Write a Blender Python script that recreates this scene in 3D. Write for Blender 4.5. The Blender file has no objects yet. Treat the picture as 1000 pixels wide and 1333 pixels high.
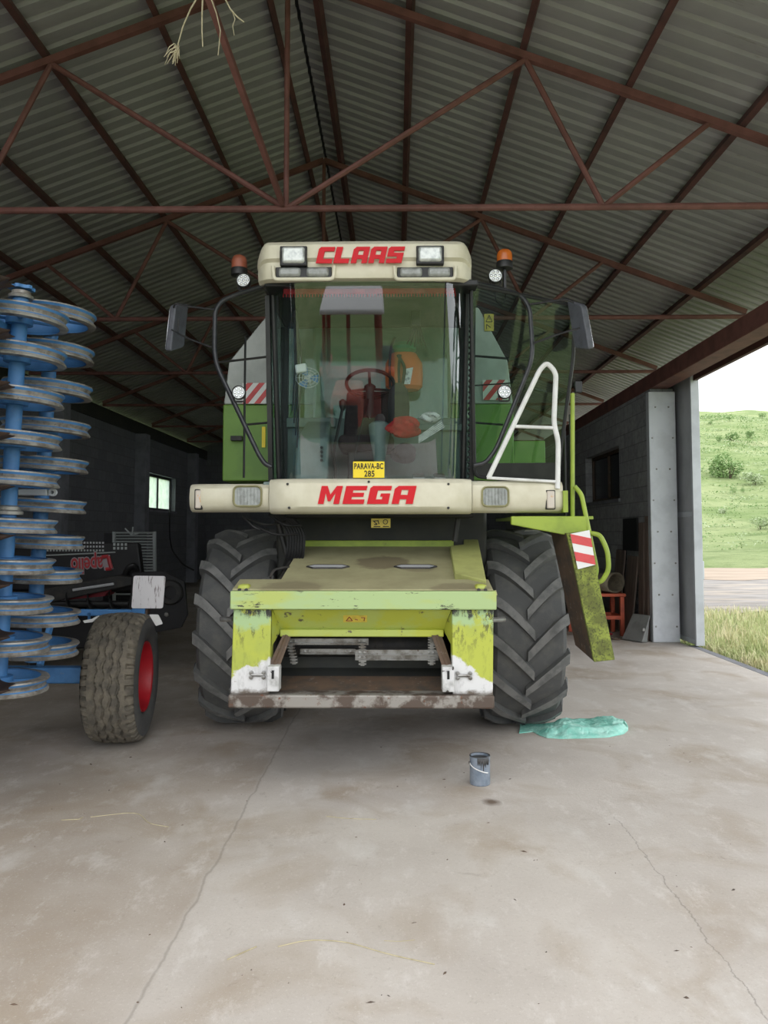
import bpy, bmesh, math, random
from math import sin, cos, pi, radians as R, tan, atan, sqrt
from mathutils import Vector as V, Matrix
random.seed(7)
scene = bpy.context.scene
COL = scene.collection
# ------------------------------------------------------------------ camera
F = 1000.0
H = 1.75
PITCH = R(3.3)
YAW = atan(0.015)            # turned slightly to the left
PPY = 692 - F * tan(PITCH)
fw = V((-sin(YAW) * cos(PITCH), cos(YAW) * cos(PITCH), sin(PITCH)))
rt = V((cos(YAW), sin(YAW), 0))
up = rt.cross(fw)
cam_d = bpy.data.cameras.new('camera')
cam = bpy.data.objects.new('camera', cam_d)
COL.objects.link(cam)
cam_d.sensor_fit = 'VERTICAL'
cam_d.sensor_height = 36.0
cam_d.lens = 36.0 * F / 1333.0
cam_d.shift_y = -(666.5 - PPY) / 1333.0
cam_d.clip_end = 2000
cam.matrix_world = Matrix(((rt.x, up.x, -fw.x, 0), (rt.y, up.y, -fw.y, 0), (rt.z, up.z, -fw.z, H), (0, 0, 0, 1)))
scene.camera = cam

def P(px, py, Y):
    """world point that lies at depth Y on the sight line of a picture point (used to read sizes off the photo)"""
    d = fw + rt * ((px - 500) / F) - up * ((py - PPY) / F)
    t = Y / d.y
    return V((0, 0, H)) + d * t

def G(px, py):
    d = fw + rt * ((px - 500) / F) - up * ((py - PPY) / F)
    return V((0, 0, H)) + d * (-H / d.z)

# ------------------------------------------------------------------ materials
def lin(c):
    c = c / 255.0
    return c / 12.92 if c <= 0.04045 else ((c + 0.055) / 1.055) ** 2.4
def rgb(r, g, b):
    return (lin(r), lin(g), lin(b), 1)

class NT:
    def __init__(s, name):
        s.m = bpy.data.materials.new(name)
        s.m.use_nodes = True
        s.t = s.m.node_tree
        s.b = s.t.nodes['Principled BSDF']
        s.out = s.t.nodes['Material Output']
    def n(s, typ, **kw):
        nd = s.t.nodes.new(typ)
        for k, v in kw.items():
            if k in nd.inputs: nd.inputs[k].default_value = v
            else: setattr(nd, k, v)
        return nd
    def l(s, a, b): s.t.links.new(a, b)
    def pos(s):
        if not hasattr(s, '_p'): s._p = s.n('ShaderNodeNewGeometry').outputs['Position']
        return s._p
    def noise(s, scale, detail=5, rough=.6, vec=None, stretch=None, dist=0):
        v = vec or s.pos()
        if stretch:
            mp = s.n('ShaderNodeMapping'); mp.inputs['Scale'].default_value = stretch
            s.l(v, mp.inputs['Vector']); v = mp.outputs[0]
        nd = s.n('ShaderNodeTexNoise', Scale=scale, Detail=detail, Roughness=rough, Distortion=dist)
        s.l(v, nd.inputs['Vector'])
        return nd.outputs['Fac']
    def ramp(s, fac, lo, hi, a=0.0, b=1.0):
        r = s.n('ShaderNodeMapRange'); r.clamp = True
        r.inputs['From Min'].default_value = lo; r.inputs['From Max'].default_value = hi
        r.inputs['To Min'].default_value = a; r.inputs['To Max'].default_value = b
        s.l(fac, r.inputs['Value'])
        return r.outputs[0]
    def mix(s, fac, a, b, mode='MIX'):
        m = s.n('ShaderNodeMix'); m.data_type = 'RGBA'; m.blend_type = mode
        if isinstance(fac, (int, float)): m.inputs[0].default_value = fac
        else: s.l(fac, m.inputs[0])
        for i, x in ((6, a), (7, b)):
            if isinstance(x, tuple): m.inputs[i].default_value = x
            else: s.l(x, m.inputs[i])
        return m.outputs[2]
    def math(s, op, a, b=None):
        m = s.n('ShaderNodeMath'); m.operation = op
        for i, x in enumerate((a, b)):
            if x is None: continue
            if isinstance(x, (int, float)): m.inputs[i].default_value = x
            else: s.l(x, m.inputs[i])
        return m.outputs[0]
    def bump(s, h, strength=.3, dist=.02):
        b = s.n('ShaderNodeBump'); b.inputs['Strength'].default_value = strength; b.inputs['Distance'].default_value = dist
        s.l(h, b.inputs['Height']); s.l(b.outputs[0], s.b.inputs['Normal'])
    def col(s, c):
        if isinstance(c, tuple): s.b.inputs['Base Color'].default_value = c
        else: s.l(c, s.b.inputs['Base Color'])

def mk(name, c, rough=.5, metal=0., c2=None, sc=6, lo=.45, hi=.65, c3=None, sc3=25, lo3=.6, hi3=.68, bump=0, bsc=60, stretch=None, spec=.5):
    t = NT(name)
    t.b.inputs['Roughness'].default_value = rough
    t.b.inputs['Metallic'].default_value = metal
    t.b.inputs['Specular IOR Level'].default_value = spec
    x = c
    if c2: x = t.mix(t.ramp(t.noise(sc, stretch=stretch), lo, hi), x, c2)
    if c3: x = t.mix(t.ramp(t.noise(sc3, 8, .7, stretch=stretch), lo3, hi3), x, c3)
    t.col(x)
    if bump: t.bump(t.noise(bsc, 4), bump, .01)
    return t.m

M = {}
M['lime'] = mk('lime paint', rgb(152, 172, 62), .5, c2=rgb(134, 154, 56), sc=5, c3=rgb(112, 116, 62), sc3=18, lo3=.62, hi3=.72)
M['lime_worn'] = mk('worn lime paint', rgb(172, 178, 66), .55, c2=rgb(168, 180, 92), sc=4, lo=.48, hi=.58, c3=rgb(92, 86, 66), sc3=9, lo3=.60, hi3=.64)
M['lime_pale'] = mk('pale worn green paint', rgb(164, 186, 130), .55, c2=rgb(172, 184, 100), sc=6, lo=.5, hi=.62, c3=rgb(62, 60, 52), sc3=14, lo3=.60, hi3=.63, stretch=(.3, 1, 1))
M['lime_moss'] = mk('mossy lime paint', rgb(138, 150, 66), .85, c2=rgb(98, 104, 50), sc=9, lo=.38, hi=.58, c3=rgb(76, 80, 44), sc3=60, lo3=.50, hi3=.6, bump=.3, bsc=120)
M['scuff'] = mk('scuffed white primer', rgb(205, 205, 205), .6, c2=rgb(160, 160, 158), sc=12, c3=rgb(60, 56, 52), sc3=22, lo3=.6, hi3=.63)
M['tank_green'] = mk('leaf green paint', rgb(112, 150, 62), .5, c2=rgb(100, 138, 58), sc=3)
M['tank_grey'] = mk('light grey tank paint', rgb(178, 182, 178), .5, c2=rgb(158, 162, 158), sc=3)
M['cream'] = mk('cream plastic', rgb(216, 211, 190), .45, c2=rgb(200, 194, 170), sc=4, lo=.4, hi=.7, c3=rgb(160, 150, 124), sc3=35, lo3=.66, hi3=.76)
M['dusty'] = mk('dusty olive cover', rgb(158, 154, 116), .7, c2=rgb(142, 138, 104), sc=5, c3=rgb(128, 122, 92), sc3=30, lo3=.6, hi3=.75)
M['olive'] = mk('dusty lime sheet', rgb(172, 176, 108), .6, c2=rgb(158, 160, 98), sc=6)
M['rubber'] = mk('tyre rubber', rgb(80, 81, 81), .8, c2=rgb(94, 94, 91), sc=7, lo=.45, hi=.7, c3=rgb(112, 108, 100), sc3=45, lo3=.64, hi3=.78, bump=.25, bsc=90)
M['lug'] = mk('dusty tyre lugs', rgb(118, 118, 116), .8, c2=rgb(94, 95, 94), sc=9, lo=.42, hi=.62, c3=rgb(142, 136, 124), sc3=40, lo3=.62, hi3=.78)
M['mudtread'] = mk('muddy tread', rgb(116, 109, 96), .9, c2=rgb(88, 84, 76), sc=14, lo=.4, hi=.62, c3=rgb(140, 128, 108), sc3=40, lo3=.62, hi3=.75, bump=.6, bsc=70)
M['black'] = mk('black plastic', rgb(26, 27, 28), .45, c2=rgb(36, 36, 36), sc=10)
M['blackpaint'] = mk('black painted tube', rgb(34, 36, 40), .35, c2=rgb(52, 52, 54), sc=20)
M['dark'] = mk('dark greasy steel', rgb(38, 38, 38), .6, c2=rgb(58, 54, 50), sc=9, c3=rgb(30, 28, 26), sc3=30)
M['darkbody'] = mk('dark underbody', rgb(44, 46, 44), .7, c2=rgb(56, 56, 50), sc=4)
M['steel'] = mk('bare steel', rgb(150, 150, 148), .35, .8, c2=rgb(110, 106, 100), sc=14, c3=rgb(86, 66, 50), sc3=30, lo3=.62, hi3=.7)
M['rust'] = mk('rusty steel plate', rgb(96, 78, 64), .7, .2, c2=rgb(72, 66, 60), sc=7, c3=rgb(140, 132, 124), sc3=18, lo3=.6, hi3=.7)
M['sill'] = mk('scraped steel sill', rgb(150, 146, 140), .5, .4, c2=rgb(92, 80, 72), sc=9, lo=.44, hi=.56, c3=rgb(112, 70, 50), sc3=22, lo3=.6, hi3=.68)
M['red'] = mk('red lettering', rgb(204, 14, 30), .45, spec=.3)
M['white'] = mk('white paint', rgb(226, 226, 224), .4, c2=rgb(210, 210, 206), sc=8)
M['stripe_white'] = mk('white reflective film', rgb(222, 222, 220), .45)
M['stripe_red'] = mk('red reflective film', rgb(206, 70, 70), .45, c2=rgb(190, 60, 62), sc=12)
M['yellow'] = mk('yellow plate', rgb(238, 210, 30), .45)
M['sticker'] = mk('yellow sticker', rgb(206, 184, 74), .5, c2=rgb(186, 166, 70), sc=30)
M['ink'] = mk('black ink', rgb(18, 18, 18), .6)
M['blue'] = mk('blue machinery paint', rgb(72, 126, 180), .5, c2=rgb(62, 112, 164), sc=7, c3=rgb(116, 130, 142), sc3=30, lo3=.62, hi3=.74)
M['ring'] = mk('rolled ring steel', rgb(158, 156, 150), .45, .4, c2=rgb(120, 114, 106), sc=12, lo=.42, hi=.62, c3=rgb(100, 80, 62), sc3=28, lo3=.62, hi3=.7)
M['discsteel'] = mk('rusty disc steel', rgb(66, 50, 42), .6, .4, c2=rgb(46, 40, 38), sc=9)
M['rimred'] = mk('red rim paint', rgb(188, 34, 46), .4, c2=rgb(166, 30, 40), sc=6)
M['trussred'] = mk('red oxide paint', rgb(122, 80, 74), .65, c2=rgb(102, 66, 60), sc=5, lo=.4, hi=.65, c3=rgb(150, 124, 116), sc3=40, lo3=.64, hi3=.75)
M['purlin'] = mk('dark red oxide paint', rgb(96, 62, 58), .7, c2=rgb(76, 52, 50), sc=4)
M['galv'] = mk('galvanised sheet', rgb(204, 208, 214), .55, .1, c2=rgb(190, 194, 200), sc=3)
M['doorgrey'] = mk('grey door sheet', rgb(186, 188, 192), .55, .05, c2=rgb(174, 176, 180), sc=3)
M['mirror'] = mk('grey mirror shell', rgb(86, 88, 96), .5, c2=rgb(72, 74, 80), sc=15)
M['amber'] = mk('amber lens', rgb(196, 104, 36), .25, c2=rgb(168, 84, 30), sc=10)
M['amber_old'] = mk('faded amber lens', rgb(150, 82, 58), .45, c2=rgb(130, 72, 52), sc=12)
M['chrome'] = mk('lamp reflector', rgb(210, 212, 214), .22, .85)
M['lens_dull'] = mk('dusty lamp lens', rgb(150, 153, 150), .25, .15, c2=rgb(124, 126, 122), sc=18)
M['lens'] = mk('ribbed lamp lens', rgb(206, 210, 206), .15, .3, c2=rgb(168, 174, 172), sc=25)
M['cabgrey'] = mk('grey green cab plastic', rgb(118, 134, 130), .55, c2=rgb(104, 120, 116), sc=5)
M['seat'] = mk('dark seat fabric', rgb(62, 50, 52), .9, c2=rgb(50, 42, 46), sc=20)
M['conc_pillar'] = mk('concrete pillar', rgb(128, 130, 136), .85, c2=rgb(112, 114, 120), sc=3, bump=.2)
M['wood'] = mk('old dark planks', rgb(122, 106, 96), .85, c2=rgb(92, 80, 74), sc=5, stretch=(1, 6, .4), bump=.2)
M['redwood'] = mk('orange red bench paint', rgb(196, 92, 62), .6, c2=rgb(166, 76, 54), sc=8)
M['carpet'] = mk('old brown carpet', rgb(122, 112, 94), .95, c2=rgb(98, 92, 80), sc=12, bump=.4)
M['greybox'] = mk('grey metal cabinet', rgb(146, 148, 146), .5, .1, c2=rgb(128, 130, 128), sc=6)
M['can'] = mk('blue grey paint tin', rgb(132, 142, 154), .45, .1, c2=rgb(110, 122, 136), sc=14)
M['paintdark'] = mk('dried dark paint', rgb(62, 62, 62), .5)
M['straw'] = mk('dry straw', rgb(186, 176, 146), .8, c2=rgb(160, 150, 120), sc=20)
M['orange'] = mk('orange plastic tank', rgb(232, 120, 66), .5)
M['greencap'] = mk('green plastic lid', rgb(48, 128, 86), .45)
M['redcloth'] = mk('red cloth', rgb(176, 34, 40), .85, c2=rgb(140, 26, 34), sc=14)
M['blackcloth'] = mk('black strap cloth', rgb(34, 34, 38), .85)
M['paper'] = mk('white paper', rgb(222, 224, 222), .8, c2=rgb(150, 154, 160), sc=26, lo=.52, hi=.6)
M['cable'] = mk('black cable', rgb(24, 24, 25), .5)
M['board'] = mk('white board', rgb(222, 220, 222), .6, c3=rgb(118, 104, 106), sc3=30, lo3=.56, hi3=.64, stretch=(1.6, 1.6, .22))
M['grille'] = mk('pale grille metal', rgb(160, 166, 166), .5, .2)
M['hdr'] = mk('black header plastic', rgb(22, 22, 25), .5, c2=rgb(28, 28, 31), sc=5)
M['hdr_red'] = mk('dark red sheet', rgb(130, 34, 44), .5)
M['hdr_letter'] = mk('faded red letters', rgb(170, 52, 58), .5)
M['hdr_outline'] = mk('grey letter outline', rgb(150, 140, 144), .5)
M['trac_red'] = mk('faded tractor red', rgb(188, 84, 60), .5, c2=rgb(160, 70, 54), sc=3)
M['trac_dark'] = mk('dark red cab frame', rgb(150, 62, 52), .5)
M['trac_roof'] = mk('grey canopy', rgb(226, 228, 230), .5)
M['amber_side'] = mk('marker lamp lens', rgb(200, 190, 178), .25, c2=rgb(206, 160, 110), sc=14, lo=.6, hi=.66)

def glass(name, tint, ior, rough=0.0):
    t = NT(name)
    t.t.nodes.remove(t.b)
    tr = t.n('ShaderNodeBsdfTransparent'); tr.inputs[0].default_value = tint
    gl = t.n('ShaderNodeBsdfGlossy'); gl.inputs['Roughness'].default_value = rough; gl.inputs[0].default_value = (1, 1, 1, 1)
    fr = t.n('ShaderNodeFresnel')
    bf = t.n('ShaderNodeNewGeometry').outputs['Backfacing']
    t.l(t.ramp(bf, 0, 1, ior, 1 / ior), fr.inputs['IOR'])
    mx = t.n('ShaderNodeMixShader')
    t.l(fr.outputs[0], mx.inputs[0]); t.l(tr.outputs[0], mx.inputs[1]); t.l(gl.outputs[0], mx.inputs[2])
    t.l(mx.outputs[0], t.out.inputs[0])
    return t.m
M['windshield'] = glass('windscreen glass', (.69, .77, .77, 1), 1.95)
M['tint'] = glass('tinted side glass', (.74, .84, .79, 1), 1.45)
M['clear'] = glass('clear glass', (.85, .9, .88, 1), 1.45)
M['darkglass'] = mk('dirty dark pane', rgb(34, 38, 42), .25, c2=rgb(48, 52, 54), sc=5)

def lum_window():
    t = NT('frosted window pane')
    t.b.inputs['Roughness'].default_value = .5
    t.b.inputs['Transmission Weight'].default_value = 0
    t.t.nodes.remove(t.b)
    tl = t.n('ShaderNodeBsdfTranslucent')
    t.l(t.mix(t.ramp(t.noise(5), .4, .65), (.80, .9, .86, 1), (.6, .76, .68, 1)), tl.inputs[0])
    tr = t.n('ShaderNodeBsdfTransparent')
    mx = t.n('ShaderNodeMixShader'); mx.inputs[0].default_value = .5
    t.l(tl.outputs[0], mx.inputs[1]); t.l(tr.outputs[0], mx.inputs[2]); t.l(mx.outputs[0], t.out.inputs[0])
    return t.m
M['winpane'] = lum_window()

def floor_mat():
    t = NT('concrete floor')
    t.b.inputs['Roughness'].default_value = .75
    sx = t.n('ShaderNodeSeparateXYZ'); t.l(t.pos(), sx.inputs[0])
    base = t.mix(t.ramp(t.noise(.9, 6), .35, .7), rgb(193, 186, 178), rgb(175, 167, 159))
    wob = t.math('MULTIPLY', t.math('SUBTRACT', t.noise(2.2, 5), .5), .10)
    xw = t.math('ADD', sx.outputs['X'], wob)
    left = t.ramp(xw, -.99, -.93, 1, 0)
    base = t.mix(t.math('MULTIPLY', left, t.ramp(t.noise(.7, 4),   .38, .64, .05, .75)), base, rgb(152, 138, 122))
    # brown blotches and pale worn patches
    base = t.mix(t.ramp(t.noise(1.3, 5, .55, dist=.6), .50, .68, 0, .65), base, rgb(156, 140, 120))
    base = t.mix(t.ramp(t.noise(2.6, 6, .6, stretch=(1, .6, 1)), .56, .7, 0, .5), base, rgb(206, 203, 198))
    base = t.mix(t.ramp(t.noise(22, 8, .75), .6, .78, 0, .55), base, rgb(132, 124, 114))
    base = t.mix(t.ramp(t.noise(70, 4, .8), .58, .72, 0, .5), base, rgb(224, 222, 218))
    base = t.mix(t.ramp(t.noise(55, 6, .8), .55, .7, 0, .45), base, rgb(140, 132, 122))
    base = t.mix(t.ramp(t.noise(9, 8, .8), .68, .74, 0, .6), base, rgb(108, 98, 88))
    base = t.mix(t.ramp(t.noise(5, 9, .8, stretch=(1, .5, 1)), .54, .66, 0, .45), base, rgb(212, 207, 202))
    base = t.mix(t.ramp(t.noise(6.5, 9, .85, dist=.8), .58, .68, 0, .45), base, rgb(134, 123, 112))
    # seam between the two slabs
    seam = t.math('ABSOLUTE', t.math('ADD', xw, .955))
    base = t.mix(t.ramp(seam, .002, .010, .4, 0), base, rgb(118, 112, 104))
    # long crack to the right
    wob2 = t.math('MULTIPLY', t.math('SUBTRACT', t.noise(1.6, 8, .7), .5), .2)
    cr = t.math('ABSOLUTE', t.math('SUBTRACT', t.math('ADD', sx.outputs['X'], wob2), 1.35))
    cm = t.math('MULTIPLY', t.ramp(cr, .0015, .005, .5, 0), t.ramp(sx.outputs['Y'], 4.7, 5.0, 1, 0))
    base = t.mix(cm, base, rgb(110, 105, 98))
    # oil drop stains, then two broad darker patches under the combine
    for (x, y, r1, c, k) in ((*G(640, 1044)[:2], .075, rgb(92, 74, 58), .9), (*G(606, 1028)[:2], .2, rgb(150, 134, 114), .5),
                             (*G(560, 945)[:2], .8, rgb(116, 106, 98), .45), (*G(415, 960)[:2], .6, rgb(120, 112, 104), .35)):
        mp = t.n('ShaderNodeVectorMath'); mp.operation = 'DISTANCE'
        t.l(t.pos(), mp.inputs[0]); mp.inputs[1].default_value = (x, y, 0)
        d = t.math('ADD', mp.outputs['Value'], t.math('MULTIPLY', t.math('SUBTRACT', t.noise(9, 4), .5), r1 * .9))
        base = t.mix(t.ramp(d, r1 * .25, r1, k, 0), base, c)
    t.col(base)
    t.bump(t.noise(45, 8, .7), .25, .01)
    return t.m
M['floor'] = floor_mat()

def block_mat(name, a, b, mortar):
    t = NT(name)
    t.b.inputs['Roughness'].default_value = .9
    sx = t.n('ShaderNodeSeparateXYZ'); t.l(t.pos(), sx.inputs[0])
    cb = t.n('ShaderNodeCombineXYZ')
    t.l(t.math('ADD', sx.outputs['X'], sx.outputs['Y']), cb.inputs[0]); t.l(sx.outputs['Z'], cb.inputs[1])
    br = t.n('ShaderNodeTexBrick')
    br.inputs['Scale'].default_value = 1
    br.inputs['Brick Width'].default_value = .5
    br.inputs['Row Height'].default_value = .25
    br.inputs['Mortar Size'].default_value = .008
    br.inputs['Color1'].default_value = a; br.inputs['Color2'].default_value = b; br.inputs['Mortar'].default_value = mortar
    t.l(cb.outputs[0], br.inputs['Vector'])
    t.col(t.mix(t.ramp(t.noise(9, 6, .7), .4, .7, 0, .5), br.outputs['Color'], rgb(92, 92, 92)))
    t.bump(br.outputs['Fac'], -.4, .01)
    return t.m
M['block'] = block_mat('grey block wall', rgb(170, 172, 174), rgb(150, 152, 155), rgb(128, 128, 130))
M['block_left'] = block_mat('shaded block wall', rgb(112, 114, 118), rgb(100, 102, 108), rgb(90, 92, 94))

def roof_mat():
    t = NT('corrugated roof sheet')
    t.b.inputs['Roughness'].default_value = .55
    t.b.inputs['Metallic'].default_value = .15
    c = t.mix(t.ramp(t.noise(.8, 6), .35, .7), rgb(168, 167, 168), rgb(146, 145, 146))
    c = t.mix(t.ramp(t.noise(5, 6, .7, stretch=(.25, 2.5, .25)), .58, .72, 0, .6), c, rgb(170, 170, 164))
    c = t.mix(t.ramp(t.noise(7, 6, .7, stretch=(.3, 3, .3)), .62, .72, 0, .6), c, rgb(104, 98, 88))
    t.col(c)
    return t.m
M['roof'] = roof_mat()

def ground_mat():
    t = NT('grassland')
    t.b.inputs['Roughness'].default_value = .95
    t.b.inputs['Specular IOR Level'].default_value = .1
    c = t.mix(t.ramp(t.noise(.12, 8, .65), .38, .62), rgb(128, 148, 96), rgb(158, 170, 124))
    c = t.mix(t.ramp(t.noise(.5, 8, .75, stretch=(.4, 1, 1)), .5, .68, 0, .8), c, rgb(98, 122, 76))
    c = t.mix(t.ramp(t.noise(.06, 6, .7, stretch=(.3, 1, 1)), .58, .7, 0, .6), c, rgb(172, 176, 138))
    c = t.mix(t.ramp(t.noise(1.4, 8, .8), .52, .66, 0, .6), c, rgb(96, 118, 70))
    t.col(c)
    t.bump(t.noise(3, 8, .8), .8, .3)
    return t.m
M['grassland'] = ground_mat()
M['gravel'] = mk('gravel track', rgb(150, 146, 143), .95, c2=rgb(124, 120, 116), sc=2.5, lo=.4, hi=.6, c3=rgb(166, 156, 144), sc3=.5, lo3=.5, hi3=.6, bump=.6, bsc=10, stretch=(.3, 1, 1))
M['dirt'] = mk('sandy track', rgb(166, 150, 134), .95, c2=rgb(142, 128, 112), sc=1.2, bump=.5, bsc=6, stretch=(.25, 1, 1))
M['blade'] = mk('grass blades', rgb(196, 206, 146), .8, c2=rgb(224, 214, 176), sc=2.0, lo=.42, hi=.6)
M['leaf'] = mk('bush leaves', rgb(108, 138, 82), .75, c2=rgb(134, 160, 104), sc=1.5)
M['leaf_pale'] = mk('pale bush leaves', rgb(152, 170, 126), .7, c2=rgb(180, 190, 160), sc=1.5)
M['bark'] = mk('bark', rgb(78, 66, 54), .9)

def bag_mat():
    t = NT('turquoise plastic bag')
    t.b.inputs['Roughness'].default_value = .22
    c = t.mix(t.ramp(t.noise(7, 5), .4, .65), rgb(136, 214, 196), rgb(176, 230, 216))
    sx = t.n('ShaderNodeSeparateXYZ'); t.l(t.pos(), sx.inputs[0])
    yb = G(745, 947).y
    zone = t.math('MULTIPLY', t.ramp(sx.outputs['Y'], yb - .01, yb + .03), t.math('MULTIPLY', t.ramp(sx.outputs['X'], G(705, 945).x, G(712, 945).x), t.ramp(sx.outputs['X'], G(785, 945).x, G(806, 945).x, 1, 0)))
    pr = t.ramp(t.noise(18, 5, .7, stretch=(.7, 4, 1)), .47, .56)
    c = t.mix(t.math('MULTIPLY', zone, t.math('ADD', t.math('MULTIPLY', pr, .5), .35)), c, rgb(82, 150, 136))
    t.col(c); t.bump(t.noise(16, 6, .65, dist=1.2), .6, .03)
    return t.m
M['bag'] = bag_mat()

# ------------------------------------------------------------------ mesh builder
class MB:
    def __init__(s): s.v = []; s.f = []; s.mi = []
    def add(s, verts, faces, mi=0):
        o = len(s.v); s.v += [tuple(v) for v in verts]
        s.f += [tuple(i + o for i in f) for f in faces]; s.mi += [mi] * len(faces)
        return s
    def box(s, x0, x1, y0, y1, z0, z1, mi=0):
        return s.hexa([(x0, y0, z0), (x1, y0, z0), (x1, y1, z0), (x0, y1, z0), (x0, y0, z1), (x1, y0, z1), (x1, y1, z1), (x0, y1, z1)], mi)
    def hexa(s, p, mi=0):
        return s.add(p, [(3, 2, 1, 0), (4, 5, 6, 7), (0, 1, 5, 4), (1, 2, 6, 5), (2, 3, 7, 6), (3, 0, 4, 7)], mi)
    def obox(s, c, ax, ay, az, mi=0):
        """box by centre and three half-axis vectors"""
        c, ax, ay, az = V(c), V(ax), V(ay), V(az)
        return s.hexa([c - ax - ay - az, c + ax - ay - az, c + ax + ay - az, c - ax + ay - az, c - ax - ay + az, c + ax - ay + az, c + ax + ay + az, c - ax + ay + az], mi)
    def prism(s, poly, ext, mi=0):
        n = len(poly); e = V(ext)
        a = [V(p) for p in poly]; b = [p + e for p in a]
        return s.add(a + b, [tuple(range(n - 1, -1, -1)), tuple(range(n, 2 * n))] + [(i, (i + 1) % n, n + (i + 1) % n, n + i) for i in range(n)], mi)
    def tube(s, pts, r, n=8, closed=False, mi=0, r2=None):
        pts = [V(p) for p in pts]; k = len(pts)
        ts = []
        for i in range(k):
            if closed: d = pts[(i + 1) % k] - pts[i - 1]
            else: d = pts[min(i + 1, k - 1)] - pts[max(i - 1, 0)]
            ts.append(d.normalized())
        ref = V((0, 0, 1)) if abs(ts[0].z) < .9 else V((1, 0, 0))
        u = (ref - ts[0] * ref.dot(ts[0])).normalized()
        vs = []
        for i in range(k):
            u = (u - ts[i] * u.dot(ts[i])).normalized()
            w = ts[i].cross(u)
            rr = r if r2 is None else r + (r2 - r) * i / max(1, k - 1)
            for j in range(n):
                a = 2 * pi * j / n + pi / n
                vs.append(pts[i] + (u * cos(a) + w * sin(a)) * rr)
        fs = []
        for i in range(k if closed else k - 1):
            i2 = (i + 1) % k
            for j in range(n):
                fs.append((i * n + j, i * n + (j + 1) % n, i2 * n + (j + 1) % n, i2 * n + j))
        if not closed:
            fs.append(tuple(range(n - 1, -1, -1))); fs.append(tuple((k - 1) * n + j for j in range(n)))
        return s.add(vs, fs, mi)
    def lathe(s, prof, c, ax, n=32, mi=0, closed=False, mis=None):
        """prof: list of (radius, offset along axis)"""
        c = V(c); ax = V(ax).normalized()
        ref = V((0, 0, 1)) if abs(ax.z) < .9 else V((1, 0, 0))
        u = (ref - ax * ref.dot(ax)).normalized(); w = ax.cross(u)
        m = len(prof); vs = []
        for j in range(n):
            a = 2 * pi * j / n
            d = u * cos(a) + w * sin(a)
            for (r, h) in prof: vs.append(c + d * r + ax * h)
        fs = []; ms = []
        for j in range(n):
            j2 = (j + 1) % n
            for i in range(m if closed else m - 1):
                i2 = (i + 1) % m
                fs.append((j * m + i, j2 * m + i, j2 * m + i2, j * m + i2)); ms.append(mis[i] if mis else mi)
        o = len(s.v)
        s.add(vs, fs, mi); s.mi[-len(fs):] = ms
        if not closed:
            if prof[0][0] > 1e-6: s.f.append(tuple(o + j * m for j in range(n))); s.mi.append(mi)
            if prof[-1][0] > 1e-6: s.f.append(tuple(o + j * m + m - 1 for j in reversed(range(n)))); s.mi.append(mi)
        return s
    def grid(s, pts, mi=0, flip=False):
        """pts[i][j] rows of points"""
        a, b = len(pts), len(pts[0])
        fs = [((i * b + j), (i * b + j + 1), ((i + 1) * b + j + 1), ((i + 1) * b + j)) for i in range(a - 1) for j in range(b - 1)]
        if flip: fs = [f[::-1] for f in fs]
        return s.add([p for row in pts for p in row], fs, mi)

ORG = {}
def obj(name, mb, mat, parent=None, bevel=0, smooth=True, label=None, solid=0, org=None, fixn=True, kind=None, seg=2):
    xs = [v[0] for v in mb.v]; ys = [v[1] for v in mb.v]; zs = [v[2] for v in mb.v]
    o0 = V(org) if org is not None else V(((min(xs) + max(xs)) / 2, (min(ys) + max(ys)) / 2, min(zs)))
    me = bpy.data.meshes.new(name)
    me.from_pydata([tuple(V(v) - o0) for v in mb.v], [], mb.f)
    mats = mat if isinstance(mat, (list, tuple)) else [mat]
    for m in mats: me.materials.append(M[m] if isinstance(m, str) else m)
    me.polygons.foreach_set('material_index', mb.mi)
    if fixn:
        bm = bmesh.new(); bm.from_mesh(me)
        bmesh.ops.remove_doubles(bm, verts=bm.verts, dist=1e-6)
        bmesh.ops.recalc_face_normals(bm, faces=bm.faces)
        bm.to_mesh(me); bm.free()
    if smooth:
        me.polygons.foreach_set('use_smooth', [True] * len(me.polygons))
        me.set_sharp_from_angle(angle=R(35))
    me.update()
    o = bpy.data.objects.new(name, me)
    COL.objects.link(o)
    if parent is not None:
        o.parent = parent; o.location = o0 - ORG[parent.name]
    else: o.location = o0
    ORG[o.name] = o0
    if solid:
        md = o.modifiers.new('thickness', 'SOLIDIFY'); md.thickness = solid; md.offset = 0
    if bevel:
        md = o.modifiers.new('bevel', 'BEVEL'); md.width = bevel; md.segments = seg; md.limit_method = 'ANGLE'; md.angle_limit = R(40)
    if label: o['label'] = label
    if kind: o['kind'] = kind
    return o
def tag(o, label, cat, group=None, kind=None):
    o['label'] = label; o['category'] = cat
    if group: o['group'] = group
    if kind: o['kind'] = kind
    return o
def thing(name, loc, label, cat, group=None):
    o = bpy.data.objects.new(name, None); COL.objects.link(o)
    o.location = loc; o.empty_display_size = .2; ORG[o.name] = V(loc)
    return tag(o, label, cat, group)
def struct(name, mb, mat, **k):
    o = obj(name, mb, mat, **k); o['kind'] = 'structure'; return o
def copy_tree(o, parent=None):
    c = o.copy(); COL.objects.link(c); c.parent = parent
    ORG[c.name] = ORG[o.name].copy()
    for ch in o.children: copy_tree(ch, c)
    return c
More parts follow.
